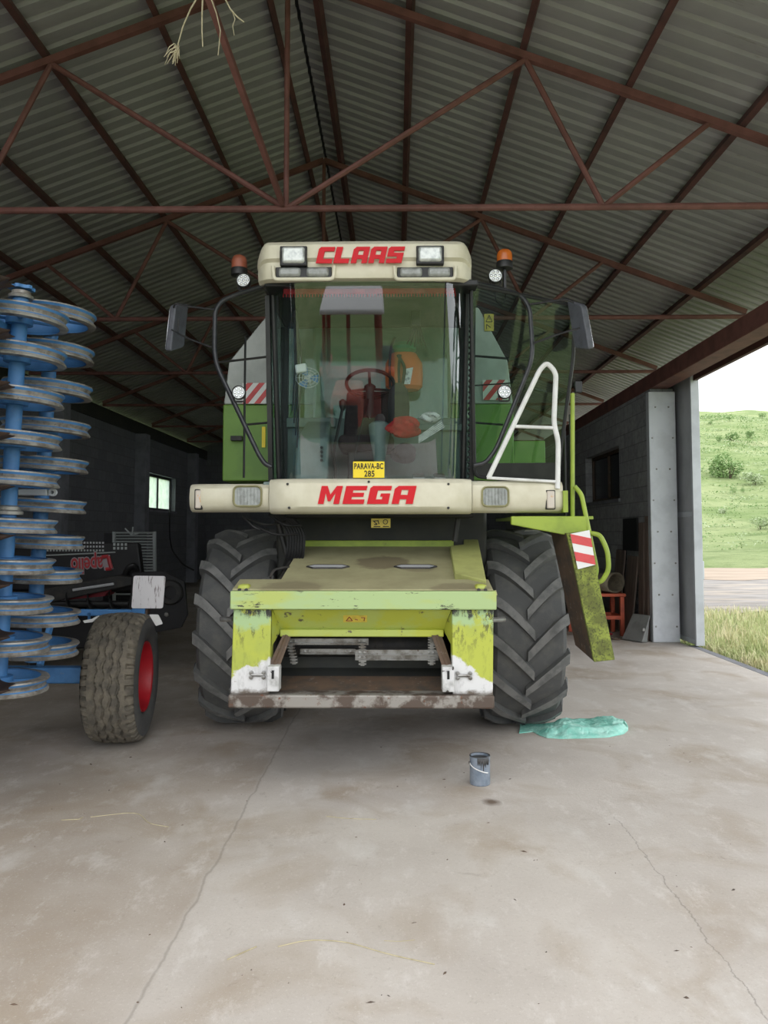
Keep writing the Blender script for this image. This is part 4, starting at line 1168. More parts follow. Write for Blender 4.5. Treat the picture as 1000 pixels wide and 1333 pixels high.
# dusty top cover with an oil stain on it
t = NT('dusty feeder cover'); t.b.inputs['Roughness'].default_value = .7
base = t.mix(t.ramp(t.noise(4), .4, .65), rgb(160, 156, 120), rgb(146, 142, 108))
base = t.mix(t.ramp(t.noise(26, 6, .7), .6, .75, 0, .5), base, rgb(128, 122, 94))
for px, py, r1, k in ((497, 734, .20, .75), (548, 741, .12, .5), (380, 768, .2, .5), (600, 770, .2, .5)):
    sp_ = P(px, py, 5.2 + (768 - py) * 1.52 / 57)
    q = t.n('ShaderNodeVectorMath'); q.operation = 'DISTANCE'; t.l(t.pos(), q.inputs[0]); q.inputs[1].default_value = (sp_.x, sp_.y, sp_.z)
    dd = t.math('ADD', q.outputs['Value'], t.math('MULTIPLY', t.math('SUBTRACT', t.noise(8, 5), .5), .22))
    base = t.mix(t.ramp(dd, r1 - .02, r1 + .03, k, 0), base, rgb(104, 92, 72))
t.col(base); M['cover'] = t.m
cover = obj('feeder_cover', tcv, 'cover', cb, bevel=.004)
slope = V((0, Yb - 5.33, fd_z1 - fd_z0)).normalized(); nup = V((0, -slope.z, slope.y))
def oncover(px, py):
    d = P(px, py, 6) - V((0, 0, H)); n0 = V((0, 5.33, fd_z0 + .008)) - V((0, 0, H))
    return V((0, 0, H)) + d * (n0.dot(nup) / d.dot(nup))
for px in (427, 541):
    c = oncover(px, 738)
    pts = [c + V((a, 0, 0)) + slope * b for a, b in ((-.16, 0), (-.11, .05), (.11, .05), (.16, 0), (.11, -.05), (-.11, -.05))]
    h = obj('cover_grip', MB().tube(pts, .010, 6, True), 'dark', cover)
    obj('grip_pocket', MB().prism([p + nup * .002 for p in pts], nup * .004), 'doorgrey', h)
obj('cover_lip', MB().box(P(396, 0, Yb).x, P(587, 0, Yb).x, Yb - .01, Yb + .04, P(515, 714, Yb).z, P(515, 703.5, Yb).z), 'lime', cb, bevel=.006)
obj('drum_housing', MB().tube([(P(392, 0, 6.85).x, 6.95, 1.52), (P(592, 0, 6.85).x, 6.95, 1.52)], .22, 20), 'black', cb)
# L shaped dusty side cover at the right
pl_ = [oncover(603, 692), oncover(619, 692), oncover(633, 765), oncover(592, 754), oncover(586, 718), oncover(604, 716)]
pl_ = [p + nup * .05 for p in pl_]
obj('chain_cover', MB().prism(pl_, -nup * .06), 'olive', cb, bevel=.006)
# front flange of the cover
obj('front_flange', MB().hexa([(X(304), 5.18, fd_z0), (X(641), 5.18, fd_z0), (X(636, 5.45), 5.47, fd_z0 + .045), (X(312, 5.45), 5.47, fd_z0 + .045), (X(304), 5.18, fd_z0 + .012), (X(641), 5.18, fd_z0 + .012), (X(636, 5.45), 5.47, fd_z0 + .06), (X(312, 5.45), 5.47, fd_z0 + .06)]), 'cover', cb, bevel=.004)
# frame
beam = obj('frame_beam', MB().box(X(302), X(645), 5.16, 5.34, Z(793), Z(769)), 'lime_pale', cb, bevel=.008)
def side_plate(xo_t, xo_b, xi_t, xi_b, name):
    return obj('frame_plate', MB().hexa([(X(xo_b), YF, Z(918)), (X(xi_b), YF, Z(918)), (X(xi_b), YF + .14, Z(918)), (X(xo_b), YF + .14, Z(918)), (X(xo_t), YF, Z(793)), (X(xi_t), YF, Z(793)), (X(xi_t), YF + .14, Z(793)), (X(xo_t), YF + .14, Z(793))]), name, cb, bevel=.008)
def frame_mat(name, sgn):
    """lime paint with white primer scuffed through low down and black scrapes higher up"""
    t = NT(name); t.b.inputs['Roughness'].default_value = .5
    sx = t.n('ShaderNodeSeparateXYZ'); t.l(t.pos(), sx.inputs[0])
    base = t.mix(t.ramp(t.noise(4), .45, .62), rgb(176, 184, 72), rgb(166, 176, 76))
    nz = t.math('MULTIPLY', t.math('SUBTRACT', t.noise(6, 6, .65), .5), .34)
    zz = t.math('ADD', sx.outputs['Z'], nz)
    xe = X(330) if sgn < 0 else X(612)
    zz = t.math('ADD', zz, t.math('MULTIPLY', t.math('SUBTRACT', sx.outputs['X'], xe), .55 * sgn))
    base = t.mix(t.ramp(zz, Z(868), Z(864), 1, 0), base, rgb(212, 212, 212))
    sc_ = t.ramp(t.noise(16, 8, .75, stretch=(1, 1, .35)), .525, .57)
    hi_ = t.ramp(sx.outputs['Z'], Z(850), Z(800), .15, 1)
    base = t.mix(t.math('MULTIPLY', sc_, hi_), base, rgb(58, 56, 48))
    pale = t.ramp(t.math('ADD', sx.outputs['Z'], nz), Z(822), Z(812))
    base = t.mix(t.math('MULTIPLY', pale, t.ramp(t.noise(9, 4), .45, .5)), base, rgb(160, 186, 134))
    top_ = t.ramp(t.math('ADD', sx.outputs['Z'], nz), Z(806), Z(799))
    base = t.mix(t.math('MULTIPLY', top_, t.ramp(t.noise(28, 8, .8, stretch=(1, 1, .3)), .46, .52)), base, rgb(50, 50, 46))
    lowd = t.ramp(t.math('ADD', sx.outputs['Z'], t.math('MULTIPLY', nz, .5)), Z(903), Z(897), 1, 0)
    base = t.mix(lowd, base, rgb(104, 94, 84))
    base = t.mix(t.ramp(t.noise(30, 8, .8), .60, .66, 0, .7), base, rgb(112, 100, 80))
    t.col(base)
    return t.m
M['frame_l'] = frame_mat('scuffed lime frame left', -1)
M['frame_r'] = frame_mat('scuffed lime frame right', 1)
p1 = side_plate(305, 302, 354, 352, 'frame_l')
p2 = side_plate(642, 640, 588, 588, 'frame_r')
sill = obj('frame_sill', MB().box(X(301), X(641), 5.15, 5.36, Z(920.5), Z(903)), 'sill', cb, bevel=.012)
# sloped inner panel
Yi = 5.27
ip = [(X(356, 5.21), 5.215, Z(794, 5.21)), (X(587, 5.21), 5.215, Z(794, 5.21)), (X(577, 5.36), 5.36, Z(820, 5.36)), (X(366, 5.36), 5.36, Z(820, 5.36))]
pan = obj('inner_panel', MB().prism(ip, (0, .02, .01)), 'lime_worn', cb)
obj('panel_lip', MB().box(X(366, 5.36), X(577, 5.36), 5.33, 5.38, Z(828.5, 5.36), Z(819, 5.36)), 'lime_worn', pan, bevel=.008)
for s, (xa, xb, xc) in ((-1, (355, 367, 355)), (1, (588, 577, 588))):
    obj('corner_gusset', MB().prism([(X(xa, 5.21), 5.21, Z(794, 5.21)), (X(xb, 5.36), 5.36, Z(820, 5.36)), (X(xc, 5.24), 5.24, Z(842, 5.24))], (0, .015, 0)), 'lime_worn', pan)
# faded sticker
sp1 = MB(); 
def on_panel(px, py):
    a, b, c = V(ip[0]), V(ip[1]), V(ip[3]); n_ = (b - a).cross(c - a); d = P(px, py, 5.3) - V((0, 0, H))
    return V((0, 0, H)) + d * ((a - V((0, 0, H))).dot(n_) / d.dot(n_)) + V((0, -.003, 0))
st = obj('sticker', sp1.prism([on_panel(*q) for q in ((447, 801), (478, 801), (478, 810), (447, 810))], (0, .003, 0)), 'sticker', pan)
m = MB()
for a, b in (((451, 808), (455, 803)), ((455, 803), (459, 808)), ((459, 808), (451, 808)), ((462, 806), (466, 807)), ((470, 804), (475, 804)), ((475, 804), (474, 808))):
    m.tube([on_panel(*a) + V((0, -.001, 0)), on_panel(*b) + V((0, -.001, 0))], .003, 4)
obj('warning_symbol', m, 'hdr_red', st)
# guide angles
for (a, b, c, d) in ((((368, 827)), (379, 827), (364, 868), (350, 866)), ((562, 827), (575, 827), (589, 868), (576, 868))):
    pts = [P(*a, 5.32), P(*b, 5.34), P(*c, 5.24), P(*d, 5.22)]
    g = obj('guide_angle', MB().prism(pts, (0, .02, 0)), 'rust', cb)
    mm = [(pts[0] + pts[1]) / 2 + V((0, -.004, 0)), (pts[2] + pts[3]) / 2 + V((0, -.004, 0))]
    obj('angle_edge', MB().tube(mm, .012, 5), 'rust', g)
for (x0, x1) in ((350.5, 366), (574.5, 590)):
    br_ = obj('hinge_bracket', MB().box(X(x0), X(x1), 5.15, 5.26, Z(901, 5.15), Z(868, 5.15)), 'scuff', cb, bevel=.006)
    obj('bracket_slot', MB().box(X((x0 + x1) / 2 - 1.5), X((x0 + x1) / 2 + 1.5), 5.145, 5.16, Z(884, 5.15), Z(873, 5.15)), 'ink', br_)
for pl__, cx_ in ((p1, 337), (p2, 603)):
    m = MB()
    for dx in (-8, 8):
        for py in (876, 882): m.lathe([(.001, -.016), (.014, -.014), (.014, 0)], (X(cx_ + dx), YF + .0, Z(py)), (0, 1, 0), 8)
    m.tube([(X(cx_ - 8), YF - .008, Z(879)), (X(cx_ + 8), YF - .008, Z(879))], .010, 6)
    obj('latch_bolts', m, 'steel', pl__)
# lower rusty plate and inside
obj('throat_plate', MB().hexa([(X(366, 5.3), 5.26, Z(904, 5.26)), (X(576, 5.3), 5.26, Z(904, 5.26)), (X(574, 5.5), 5.55, Z(884, 5.5)), (X(368, 5.5), 5.55, Z(884, 5.5)), (X(366, 5.3), 5.26, Z(902, 5.26)), (X(576, 5.3), 5.26, Z(902, 5.26)), (X(574, 5.5), 5.55, Z(882, 5.5)), (X(368, 5.5), 5.55, Z(882, 5.5))]), 'rust', cb)
obj('throat_wall', MB().box(X(362, 5.7), X(580, 5.7), 5.72, 5.76, Z(895, 5.7), Z(856, 5.7)), 'darkbody', cb)
obj('intake_drum', MB().tube([(X(368, 5.75), 5.85, Z(842, 5.75)), (X(574, 5.75), 5.85, Z(842, 5.75))], .14, 24), 'dark', cb)
# conveyor slats and chains
def slat(x0, x1, py, Y, teeth):
    m = MB().box(X(x0, Y), X(x1, Y), Y - .012, Y + .012, Z(py + 3.2, Y), Z(py - 3.4, Y))
    m.box(X(x0, Y), X(x1, Y), Y - .03, Y - .012, Z(py + 3.2, Y), Z(py + 2.2, Y))
    o = obj('feeder_slat', m, 'steel', cb)
    if teeth:
        m = MB(); n_ = 44
        for k in range(n_):
            a = X(x0, Y) + (X(x1, Y) - X(x0, Y)) * (k + .2) / n_
            m.box(a, a + .011, Y - .022, Y - .010, Z(py + 4.6, Y), Z(py + 3.0, Y))
        obj('slat_teeth', m, 'steel', o)
    b = MB()
    for xx in (x0 + 6, x0 + 12, x1 - 6, x1 - 12): b.lathe([(.001, -.012), (.010, -.01), (.010, 0)], (X(xx, Y), Y - .012, Z(py, Y)), (0, 1, 0), 6)
    obj('slat_bolt', b, 'steel', o)
slat(373, 480, 834.5, 5.50, True)
slat(463, 570, 849, 5.46, False); slat(463, 570, 855.5, 5.48, False)
slat(392, 463, 848, 5.62, False)
def chain(px, y0, y1, Y, curve=0):
    m = MB(); n_ = max(3, int((y1 - y0) / 3))
    for k in range(n_):
        py = y0 + (y1 - y0) * k / (n_ - 1); t = k / (n_ - 1)
        p = P(px + curve * sin(t * pi * .5) ** 2, py, Y)
        m.obox(p, (.026, 0, 0), (0, .016, 0), (0, 0, .0055)); m.obox(p + V((0, 0, -.008)), (.013, 0, 0), (0, .01, 0), (0, 0, .006))
    obj('feeder_chain', m, 'steel', cb)
chain(379, 839, 862, 5.5, 4); chain(472, 838, 864, 5.47); chain(562, 829, 863, 5.47)
# lug ears on the frame's upper corners
for px, lab in ((318, 0), (626, 1)):
    c = P(px, 771, 5.24)
    e = obj('hook_block', MB().box(c.x - .04, c.x + .04, 5.19, 5.30, c.z - .02, c.z + .055), 'lime_worn', cb, bevel=.02)
    m = MB()
    for dx in (-.02, .025): m.lathe([(.001, -.02), (.012, -.018), (.012, 0)], (c.x + dx, 5.19, c.z + .02), (0, 1, 0), 8)
    obj('hook_bolt', m, 'dark', e)
obj('side_pin', MB().tube([P(640, 807, 5.3), P(657, 806, 5.35)], .018, 8), 'steel', cb)
obj('side_pin', MB().tube([P(304, 806, 5.3), P(288, 806, 5.35)], .018, 8), 'steel', cb)
obj('frame_ear', MB().hexa([P(638, 775, 5.26), P(648, 775, 5.26), P(648, 775, 5.32), P(638, 775, 5.32), P(638, 770, 5.26), P(646, 768, 5.26), P(646, 768, 5.32), P(638, 770, 5.32)]), 'dusty', cb)

# ================================================================== things left inside the cab
# knapsack sprayer with green lid
def Q(px, py, Y): return P(px, py, Y)
kz = Q(526, 508, 6.72); ktop = Q(526, 458, 6.72)
sp_t = thing('knapsack_sprayer', kz, 'orange knapsack sprayer with green lid standing behind the cab windscreen', 'sprayer')
hh = ktop.z - kz.z
prof = [(.0, 0), (.12, .0), (.15, .03), (.155, hh * .4), (.15, hh * .7), (.10, hh * .95), (.06, hh)]
m = MB().lathe(prof, kz, (0, 0, 1), 28)
m.v = [(kz.x + (v[0] - kz.x) * 1.08, kz.y + (v[1] - kz.y) * .8, v[2]) for v in m.v]
obj('tank', m, 'orange', sp_t)
m = MB().lathe([(.075, -.02), (.11, .01), (.11, .04), (.085, .075), (.0, .085)], ktop, (0, 0, 1), 24)
obj('lid', m, 'greencap', sp_t)
m = MB().tube(rounded([Q(508, 505, 6.6), Q(507, 470, 6.55), Q(510, 448, 6.6), Q(514, 440, 6.65)], .1), .012, 8)
obj('lance', m, 'black', sp_t)
for k in (0, 1):
    obj('strap', MB().tube(rounded([Q(521 - k * 3, 462, 6.57), Q(519 + k * 9, 478, 6.55), Q(520 + k * 4, 500, 6.56)], .08), .014, 6), 'blackcloth', sp_t)
m = MB().hexa([Q(523, 500, 6.56), Q(534, 500, 6.56), Q(534, 500, 6.575), Q(523, 500, 6.575), Q(529, 480, 6.56), Q(538, 478, 6.58), Q(538, 478, 6.59), Q(529, 480, 6.575)])
obj('tank_label', m, 'paper', sp_t)
# dark strap bag hanging
c0 = Q(519, 520, 6.42)
m = MB().lathe([(.03, .14), (.07, .08), (.085, -.06), (.08, -.2), (.05, -.26), (0, -.27)], c0, (0, 0, 1), 18)
m.v = [(c0.x + (v[0] - c0.x) * 1.1, c0.y + (v[1] - c0.y) * .6, v[2]) for v in m.v]
bagt = obj('shoulder_bag', m, 'blackcloth', None); tag(bagt, 'dark cloth shoulder bag hanging in front of the orange sprayer', 'bag')
# red jacket bundle
def bundle(name, c, rx, ry, rz, mat, seed, label, cat):
    rnd = random.Random(seed); m = MB(); rows = []
    ph = [(rnd.uniform(0, 6), rnd.randint(2, 6), rnd.randint(1, 4), rnd.uniform(.05, .14)) for _ in range(6)]
    for i in range(17):
        a = -pi / 2 + pi * i / 16; row = []
        for j in range(29):
            b = 2 * pi * (j % 28) / 28
            k = 1 + sum(q[3] * sin(q[1] * b + q[2] * a * 2 + q[0]) for q in ph) * cos(a)
            row.append(V(c) + V((rx * cos(a) * cos(b) * k, ry * cos(a) * sin(b) * k, rz * sin(a) * (1 + .3 * (k - 1)))))
        rows.append(row)
    o = obj(name, MB().grid(rows), mat, None); return tag(o, label, cat)
bundle('cloth_bundle', Q(527, 556, 6.18), .125, .075, .09, 'redcloth', 3, 'crumpled red cloth lying in front of the driver seat', 'cloth')
bundle('cloth_bundle', Q(527, 590, 6.20), .10, .07, .085, 'blackcloth', 5, 'crumpled black cloth under the red cloth in the cab', 'cloth')
# newspaper wedge
m = MB()
for k in range(5):
    z = k * .012
    m.hexa([Q(545, 577 - k * 2, 6.2) + V((0, 0, 0)), Q(579 - k, 556 - k * 2, 6.2), Q(579 - k, 556 - k * 2, 6.5), Q(545, 577 - k * 2, 6.5), Q(545, 575.6 - k * 2, 6.2), Q(579 - k, 554.6 - k * 2, 6.2), Q(579 - k, 554.6 - k * 2, 6.5), Q(545, 575.6 - k * 2, 6.5)])
pp = obj('paper_stack', m, 'paper', None); tag(pp, 'folded white papers leaning beside the red cloth in the cab', 'paper')
bundle('plastic_bag', Q(560, 543, 6.36), .08, .06, .045, 'paper', 11, 'crumpled white plastic bag on top of the folded papers', 'bag')
# clip fan
fc = Q(401, 492, 6.1)
fan = thing('cab_fan', fc, 'small round blue and white fan behind the left edge of the windscreen', 'fan')
m = MB()
for r in (.095, .07, .045, .02): m.tube([fc + V((cos(a) * r, -.02 + .1 * r, sin(a) * r * .85)) for a in [i * pi / 12 for i in range(24)]], .003, 4, True)
for k in range(10):
    a = k * pi / 10 * 2; m.tube([fc + V((0, -.02, 0)), fc + V((cos(a) * .095, -.01, sin(a) * .08))], .0025, 4)
obj('fan_guard', m, 'grille', fan)
m = MB()
for k in range(3):
    a = k * 2 * pi / 3
    d = V((cos(a), 0, sin(a))); e_ = V((-sin(a), 0, cos(a)))
    m.prism([fc + d * .015 - e_ * .012, fc + d * .08 - e_ * .04 + V((0, -.008, 0)), fc + d * .082 + e_ * .03 + V((0, .012, 0)), fc + d * .015 + e_ * .012], (0, .004, 0))
obj('fan_blade', m, 'blue', fan)
obj('fan_motor', MB().lathe([(.03, 0), (.04, .02), (.04, .07), (.02, .09)], fc, (0, 1, 0), 14), 'white', fan)
a_ = Q(392, 480, 6.1)
obj('fan_clip', MB().obox(a_, (.045, 0, .008), (0, .03, 0), (-.005, 0, .035)), 'white', fan, bevel=.012)
# crinkled sheet stuck up top
m = MB(); rows = []
for i in range(8):
    rows.append([Q(378 + j * 2.2 + (i % 2), 374 + i * 5.5, 5.99 + .02 * sin(i * 2 + j)) for j in range(6)])
# ================================================================== BLUE CULTIVATOR AT THE LEFT
cu = thing('folded_cultivator', (-2.9, 5.6, 0), 'blue folded cultivator with stacked steel packer rings at the left edge', 'cultivator')
def ring_obj(c, tilt, R0=.305):
    ax = V((tilt, 0, 1)).normalized()
    prof = [(R0 - .055, -.048), (R0 - .004, -.044), (R0, -.034), (R0 - .012, -.019), (R0 - .018, -.011), (R0 - .026, 0), (R0 - .018, .011), (R0 - .012, .019), (R0, .034), (R0 - .004, .044), (R0 - .055, .048), (R0 - .045, .036), (R0 - .05, 0), (R0 - .045, -.036)]
    mis = [0] * 14
    for q in (3, 7, 10, 11, 12, 13): mis[q] = 1
    m = MB().lathe(prof, c, ax, 56, closed=True, mis=mis)
    r = obj('packer_ring', m, ['ring', 'blue'], cu)
    u = V((1, 0, 0)); u = (u - ax * u.dot(ax)).normalized(); w_ = ax.cross(u)
    s = MB()
    s.lathe([(.05, -.05), (.085, -.045), (.085, .045), (.05, .05)], c, ax, 20, closed=True)
    for k in range(4):
        a = k * pi / 2 + .5
        d = u * cos(a) + w_ * sin(a)
        s.tube([V(c) + d * .07, V(c) + d * (R0 - .05)], .022, 8)
    obj('ring_spider', s, 'blue', r)
front_y = [414, 463, 518, 573, 623, 683, 735, 785, 837, 889]
for i, py in enumerate(front_y):
    Y = 5.0; xr = 85 - 26 * (py - 414) / 475
    c = V((P(xr, py, Y).x - .305, Y, P(xr, py, Y).z)); ring_obj(c, .055)
    if i in (0, 9): (globals().__setitem__('f0' if i == 0 else 'f1', c))
rear_y = [413, 460, 508, 557, 605, 658, 704, 748, 802, 843]
for i, py in enumerate(rear_y):
    Y = 5.46; xr = 122 - 23 * (py - 413) / 430
    c = V((P(xr, py, Y).x - .305, Y, P(xr, py, Y).z)); ring_obj(c, .055)
    if i in (0, 9): (globals().__setitem__('r0' if i == 0 else 'r1', c))
ef, er = (f0 - f1).normalized(), (r0 - r1).normalized()
obj('roller_pole', MB().tube([f1 - ef * .1, f0 + ef * .13], .05, 18), 'blue', cu)
obj('roller_pole', MB().tube([r1 - er * .1, r0 + er * .08], .05, 18), 'blue', cu)
top = f0 + ef * .13
m = MB().lathe([(.03, 0), (.075, .0), (.08, .02), (.06, .03), (.06, .05), (.03, .055)], top, ef, 24)
fl = obj('bearing_flange', m, 'ring', cu)
m = MB()
pts = []
for k in range(24):
    a = 2 * pi * k / 24; rr = .085 if (k // 2) % 2 else .068
    pts.append(top + ef * .06 + V((cos(a) * rr, sin(a) * rr, 0)))
obj('flange_nut', MB().prism(pts, ef * .022), 'blue', fl)
# bearing half way up the front roller
mid_ = P(-4, 662, 4.72)
c = f1 + (f0 - f1) * ((mid_.z - f1.z) / (f0.z - f1.z))
m = MB().lathe([(.06, -.03), (.09, -.03), (.09, -.01), (.07, 0), (.07, .02), (.05, .03)], c, ef, 24, closed=True)
obj('bearing_flange', m, 'ring', cu)
m = MB().box(P(25, 641, 5.2).x, P(62, 641, 5.2).x, 5.18, 5.24, P(0, 645, 5.2).z, P(0, 637, 5.2).z)
br = obj('link_bracket', m, 'galv', cu, bevel=.006)
m = MB().lathe([(.012, -.012), (.026, -.012), (.026, .012), (.012, .012)], P(69, 641, 5.2), (0, 1, 0), 18, closed=True)
obj('link_eye', m, 'galv', br)
# notched discs at the picture's left edge
for i, py in enumerate((366, 434, 502, 568, 636, 702, 766, 834, 903)):
    Y = 4.5; c = V((P(13, py, Y).x - .29, Y, P(13, py, Y).z)); m = MB(); n = 80; rows = [[], [], []]
    for k in range(n):
        a = 2 * pi * k / n; ph = (k % 8) / 8
        r = .29 - .035 * max(0, sin(ph * pi)) ** .7
        for q, (f_, h) in enumerate(((.0, -.04), (.6, -.02), (1, .02))):
            rows[q].append(c + V((cos(a) * r * f_, sin(a) * r * f_, h + .06 * (1 - cos(a)) * .3)))
    for q in range(3): rows[q].append(rows[q][0])
    obj('notched_disc', MB().grid(rows), 'discsteel', cu, solid=.006)
pa, pb = V((P(13, 366, 4.5).x - .29, 4.5, P(0, 366, 4.5).z + .15)), V((P(13, 903, 4.5).x - .29, 4.5, .62))
obj('disc_axle', MB().tube([pa, pb], .04, 12), 'blue', cu)
# frame behind
obj('main_beam', MB().box(-3.35, -3.2, 5.2, 5.35, .35, 3.2), 'blue', cu, bevel=.01)
obj('frame_arm', MB().box(-3.3, f1.x, 5.22, 5.32, f1.z - .14, f1.z - .05), 'blue', cu, bevel=.01)
obj('frame_arm', MB().box(-3.3, f0.x, 5.24, 5.32, f0.z + .10, f0.z + .19), 'blue', cu, bevel=.01)
obj('frame_arm', MB().box(-3.3, pa.x, 5.14, 5.22, 3.02, 3.12), 'blue', cu, bevel=.01)
obj('frame_arm', MB().hexa([(pa.x - .04, 4.5, 3.02), (pa.x + .04, 4.5, 3.02), (pa.x + .04, 5.2, 3.02), (pa.x - .04, 5.2, 3.02), (pa.x - .04, 4.5, 3.12), (pa.x + .04, 4.5, 3.12), (pa.x + .04, 5.2, 3.12), (pa.x - .04, 5.2, 3.12)]), 'blue', cu)
# axle, transport wheel
obj('axle_beam', MB().box(-3.4, -2.36, 6.36, 6.48, .50, .63), 'blue', cu, bevel=.012)
obj('frame_stay', MB().tube([P(52, 866, 6.2), P(66, 812, 6.4)], .03, 6), 'blue', cu)
obj('frame_rail', MB().box(-3.35, -3.22, 5.2, 6.5, .48, .62), 'blue', cu, bevel=.012)
wc = V((-2.30, 6.50, .535)); WA = R(6)
wax = V((cos(WA), sin(WA), 0))        # wheel axis, turned slightly
wfd = V((sin(WA), -cos(WA), 0)); wup = V((0, 0, 1))
rw, hw = .532, .205
NA, NT_ = 60, 240
rows = []; 
prof = []
for j in range(NA + 1):
    a = -1 + 2 * j / NA
    prof.append(a)
m = MB()
for i in range(NT_):
    th = 2 * pi * i / NT_; row = []
    for a in prof:
        r = rw - .022 * a ** 2 - .03 * max(0, (abs(a) - .84) / .16) ** 2
        g = 0
        for k, a0 in enumerate((-.42, -.13, .15, .44)):
            az_ = a0 + .05 * (abs(((i + 3 * k) % 10) - 5) / 2.5 - 1)
            if abs(a - az_) < .04: g = .016
        if abs(a) > .72 and (i % 6) < 2: g = .024
        r -= g
        row.append(wc + wax * (a * hw) + (wfd * cos(th) + wup * sin(th)) * r)
    rows.append(row)
rows.append(rows[0])
m.grid(rows)
side = [(rw - .05, hw), (rw - .09, hw + .008), (.40, hw + .018), (.33, hw + .005), (.285, hw - .03)]
for sgn in (-1, 1):
    rr = []
    for i in range(0, NT_ + 1, 4):
        th = 2 * pi * i / NT_; d = wfd * cos(th) + wup * sin(th)
        rr.append([wc + wax * (sgn * h) + d * r for r, h in side])
    m.grid(rr, 1)
ty = obj('transport_tyre', m, ['mudtread', 'rubber'], cu)
m = MB().lathe([(.285, -.18), (.29, -.17), (.27, -.15), (.26, 0), (.27, .15), (.292, .19), (.288, .198), (.275, .19), (.262, .12), (.262, .03)], wc, wax, 48)
rim = obj('wheel_rim', m, 'rimred', ty)
obj('rim_disc', MB().lathe([(.262, .03), (.20, .02), (.14, .05), (.09, .055), (.085, .09), (.0, .095)], wc, wax, 40), 'rimred', rim)
# light bar with white marker board
lb = obj('light_bar', MB().box(P(70, 0, 6.8).x, P(207, 0, 6.8).x, 6.78, 6.83, P(0, 801.5, 6.8).z, P(0, 793, 6.8).z), 'blue', cu, bevel=.008)
obj('bar_clamp', MB().box(P(187, 0, 6.76).x, P(203, 0, 6.76).x, 6.75, 6.85, P(0, 803, 6.76).z, P(0, 791, 6.76).z), 'blue', lb, bevel=.006)
obj('bar_end', MB().box(P(203, 0, 6.78).x, P(206.5, 0, 6.78).x, 6.77, 6.84, P(0, 800, 6.76).z, P(0, 793, 6.76).z), 'rust', lb)
q = [P(171, 792, 6.74), P(212, 792, 6.74), P(215.5, 750, 6.74), P(174, 749.5, 6.74)]
bd = obj('marker_board', MB().prism(rounded(q, .02, 3, True), (0, .008, 0)), 'board', lb, label='white marker board with rust streaks')
q = [P(194, 800, 6.74), P(206, 800, 6.76), P(212, 812, 6.74), P(203, 815, 6.74)]
obj('marker_flap', MB().prism(rounded(q, .01, 3, True), (0, .008, 0)), 'white', lb)
q = [P(108, 808, 6.4), P(119, 806, 6.4), P(126, 802, 6.4), P(127, 804, 6.4), P(120, 810, 6.4), P(110, 811, 6.4)]
obj('lamp_bracket', MB().prism(q, (0, .05, 0)), 'white', lb)
obj('bracket_stay', MB().tube([P(116, 807, 6.44), P(116, 798, 6.8)], .012, 6), 'blue', lb)

# ================================================================== CORN HEADER IN THE BACK
YH = 9.6
hd = thing('corn_header', (-3.6, 10.2, 0), 'black folded corn header with faded red lettering behind the blue cultivator', 'header')
def hp(px, py, Y=YH): return P(px, py, Y)
q = [hp(-60, 768), hp(165, 770), hp(187, 766), hp(180, 706), hp(110, 706), hp(-60, 712)]
hood = obj('hood', MB().prism(q, (0, .12, -.02)), 'hdr', hd, bevel=.02)
obj('hood_trim', MB().tube([hp(40, 724, YH - .01), hp(150, 719, YH - .01)], .010, 6), 'grille', hood)
for r_ in range(3):
    m = MB()
    for k in range(20):
        p = hp(58 + k * 4.0, 716.5 - r_ * 5, YH - .003); m.box(p.x - .011, p.x + .011, p.y, p.y + .006, p.z - .012, p.z + .012)
    obj('vent_slots', m, 'grille' if r_ == 0 else 'doorgrey', hood, kind='stuff')
m = MB()
for k in range(4):
    for r_ in range(2):
        p = hp(149 + k * 5, 708.5 + r_ * 5, YH - .003); m.box(p.x - .016, p.x + .012, p.y, p.y + .006, p.z - .018, p.z + .014)
obj('cutout_row', m, 'grille', hood, kind='stuff')
for dd, mt, off, nm in ((0, 'hdr_outline', .018, 'letter_outline'), (-.006, 'hdr_letter', .004, 'lettering')):
    tm = text_mesh('apello', .27, hp(113, 735, YH - .012 + dd), (-1, 0, -.06), (.06, 0, -1), .004, 1.0, off, .62)
    o = obj(nm, tm, mt, hood, smooth=False)
    cm = MB()
    a, b, c, d = hp(134, 725, YH - .014 + dd), hp(142, 724, YH - .014 + dd), hp(147, 742, YH - .014 + dd), hp(139, 743, YH - .014 + dd)
    if dd == 0: cm.prism([hp(131, 723, YH - .014), hp(143, 722, YH - .014), hp(148, 741, YH - .014), hp(136, 743, YH - .014)], (0, .004, 0))
    else:
        for s0_, s1_ in (((133, 725), (141, 724)), ((141, 724), (145, 740)), ((145, 740), (138, 741))):
            cm.tube([hp(*s0_, YH - .024), hp(*s1_, YH - .024)], .024, 6)
    obj('letter_block', cm, 'hdr_outline' if dd == 0 else 'hdr_letter', o, smooth=False)
q = [hp(-60, 800, YH - .2), hp(40, 790, YH - .2), hp(172, 762, YH - .2), hp(172, 751, YH - .2), hp(150, 749, YH - .2), hp(30, 772, YH - .2), hp(-60, 778, YH - .2)]
obj('frame_tray', MB().prism(q, (0, .25, 0)), 'dark', hd, bevel=.015)
obj('tray_edge', MB().tube([hp(95, 768, YH - .22), hp(148, 760, YH - .22)], .018, 6), 'doorgrey', hd)
q = [hp(86, 781, YH - .1), hp(136, 776, YH - .1), hp(144, 766, YH - .1), hp(90, 771, YH - .1)]
obj('red_panel', MB().prism(q, (0, .3, 0)), 'hdr_red', hd)
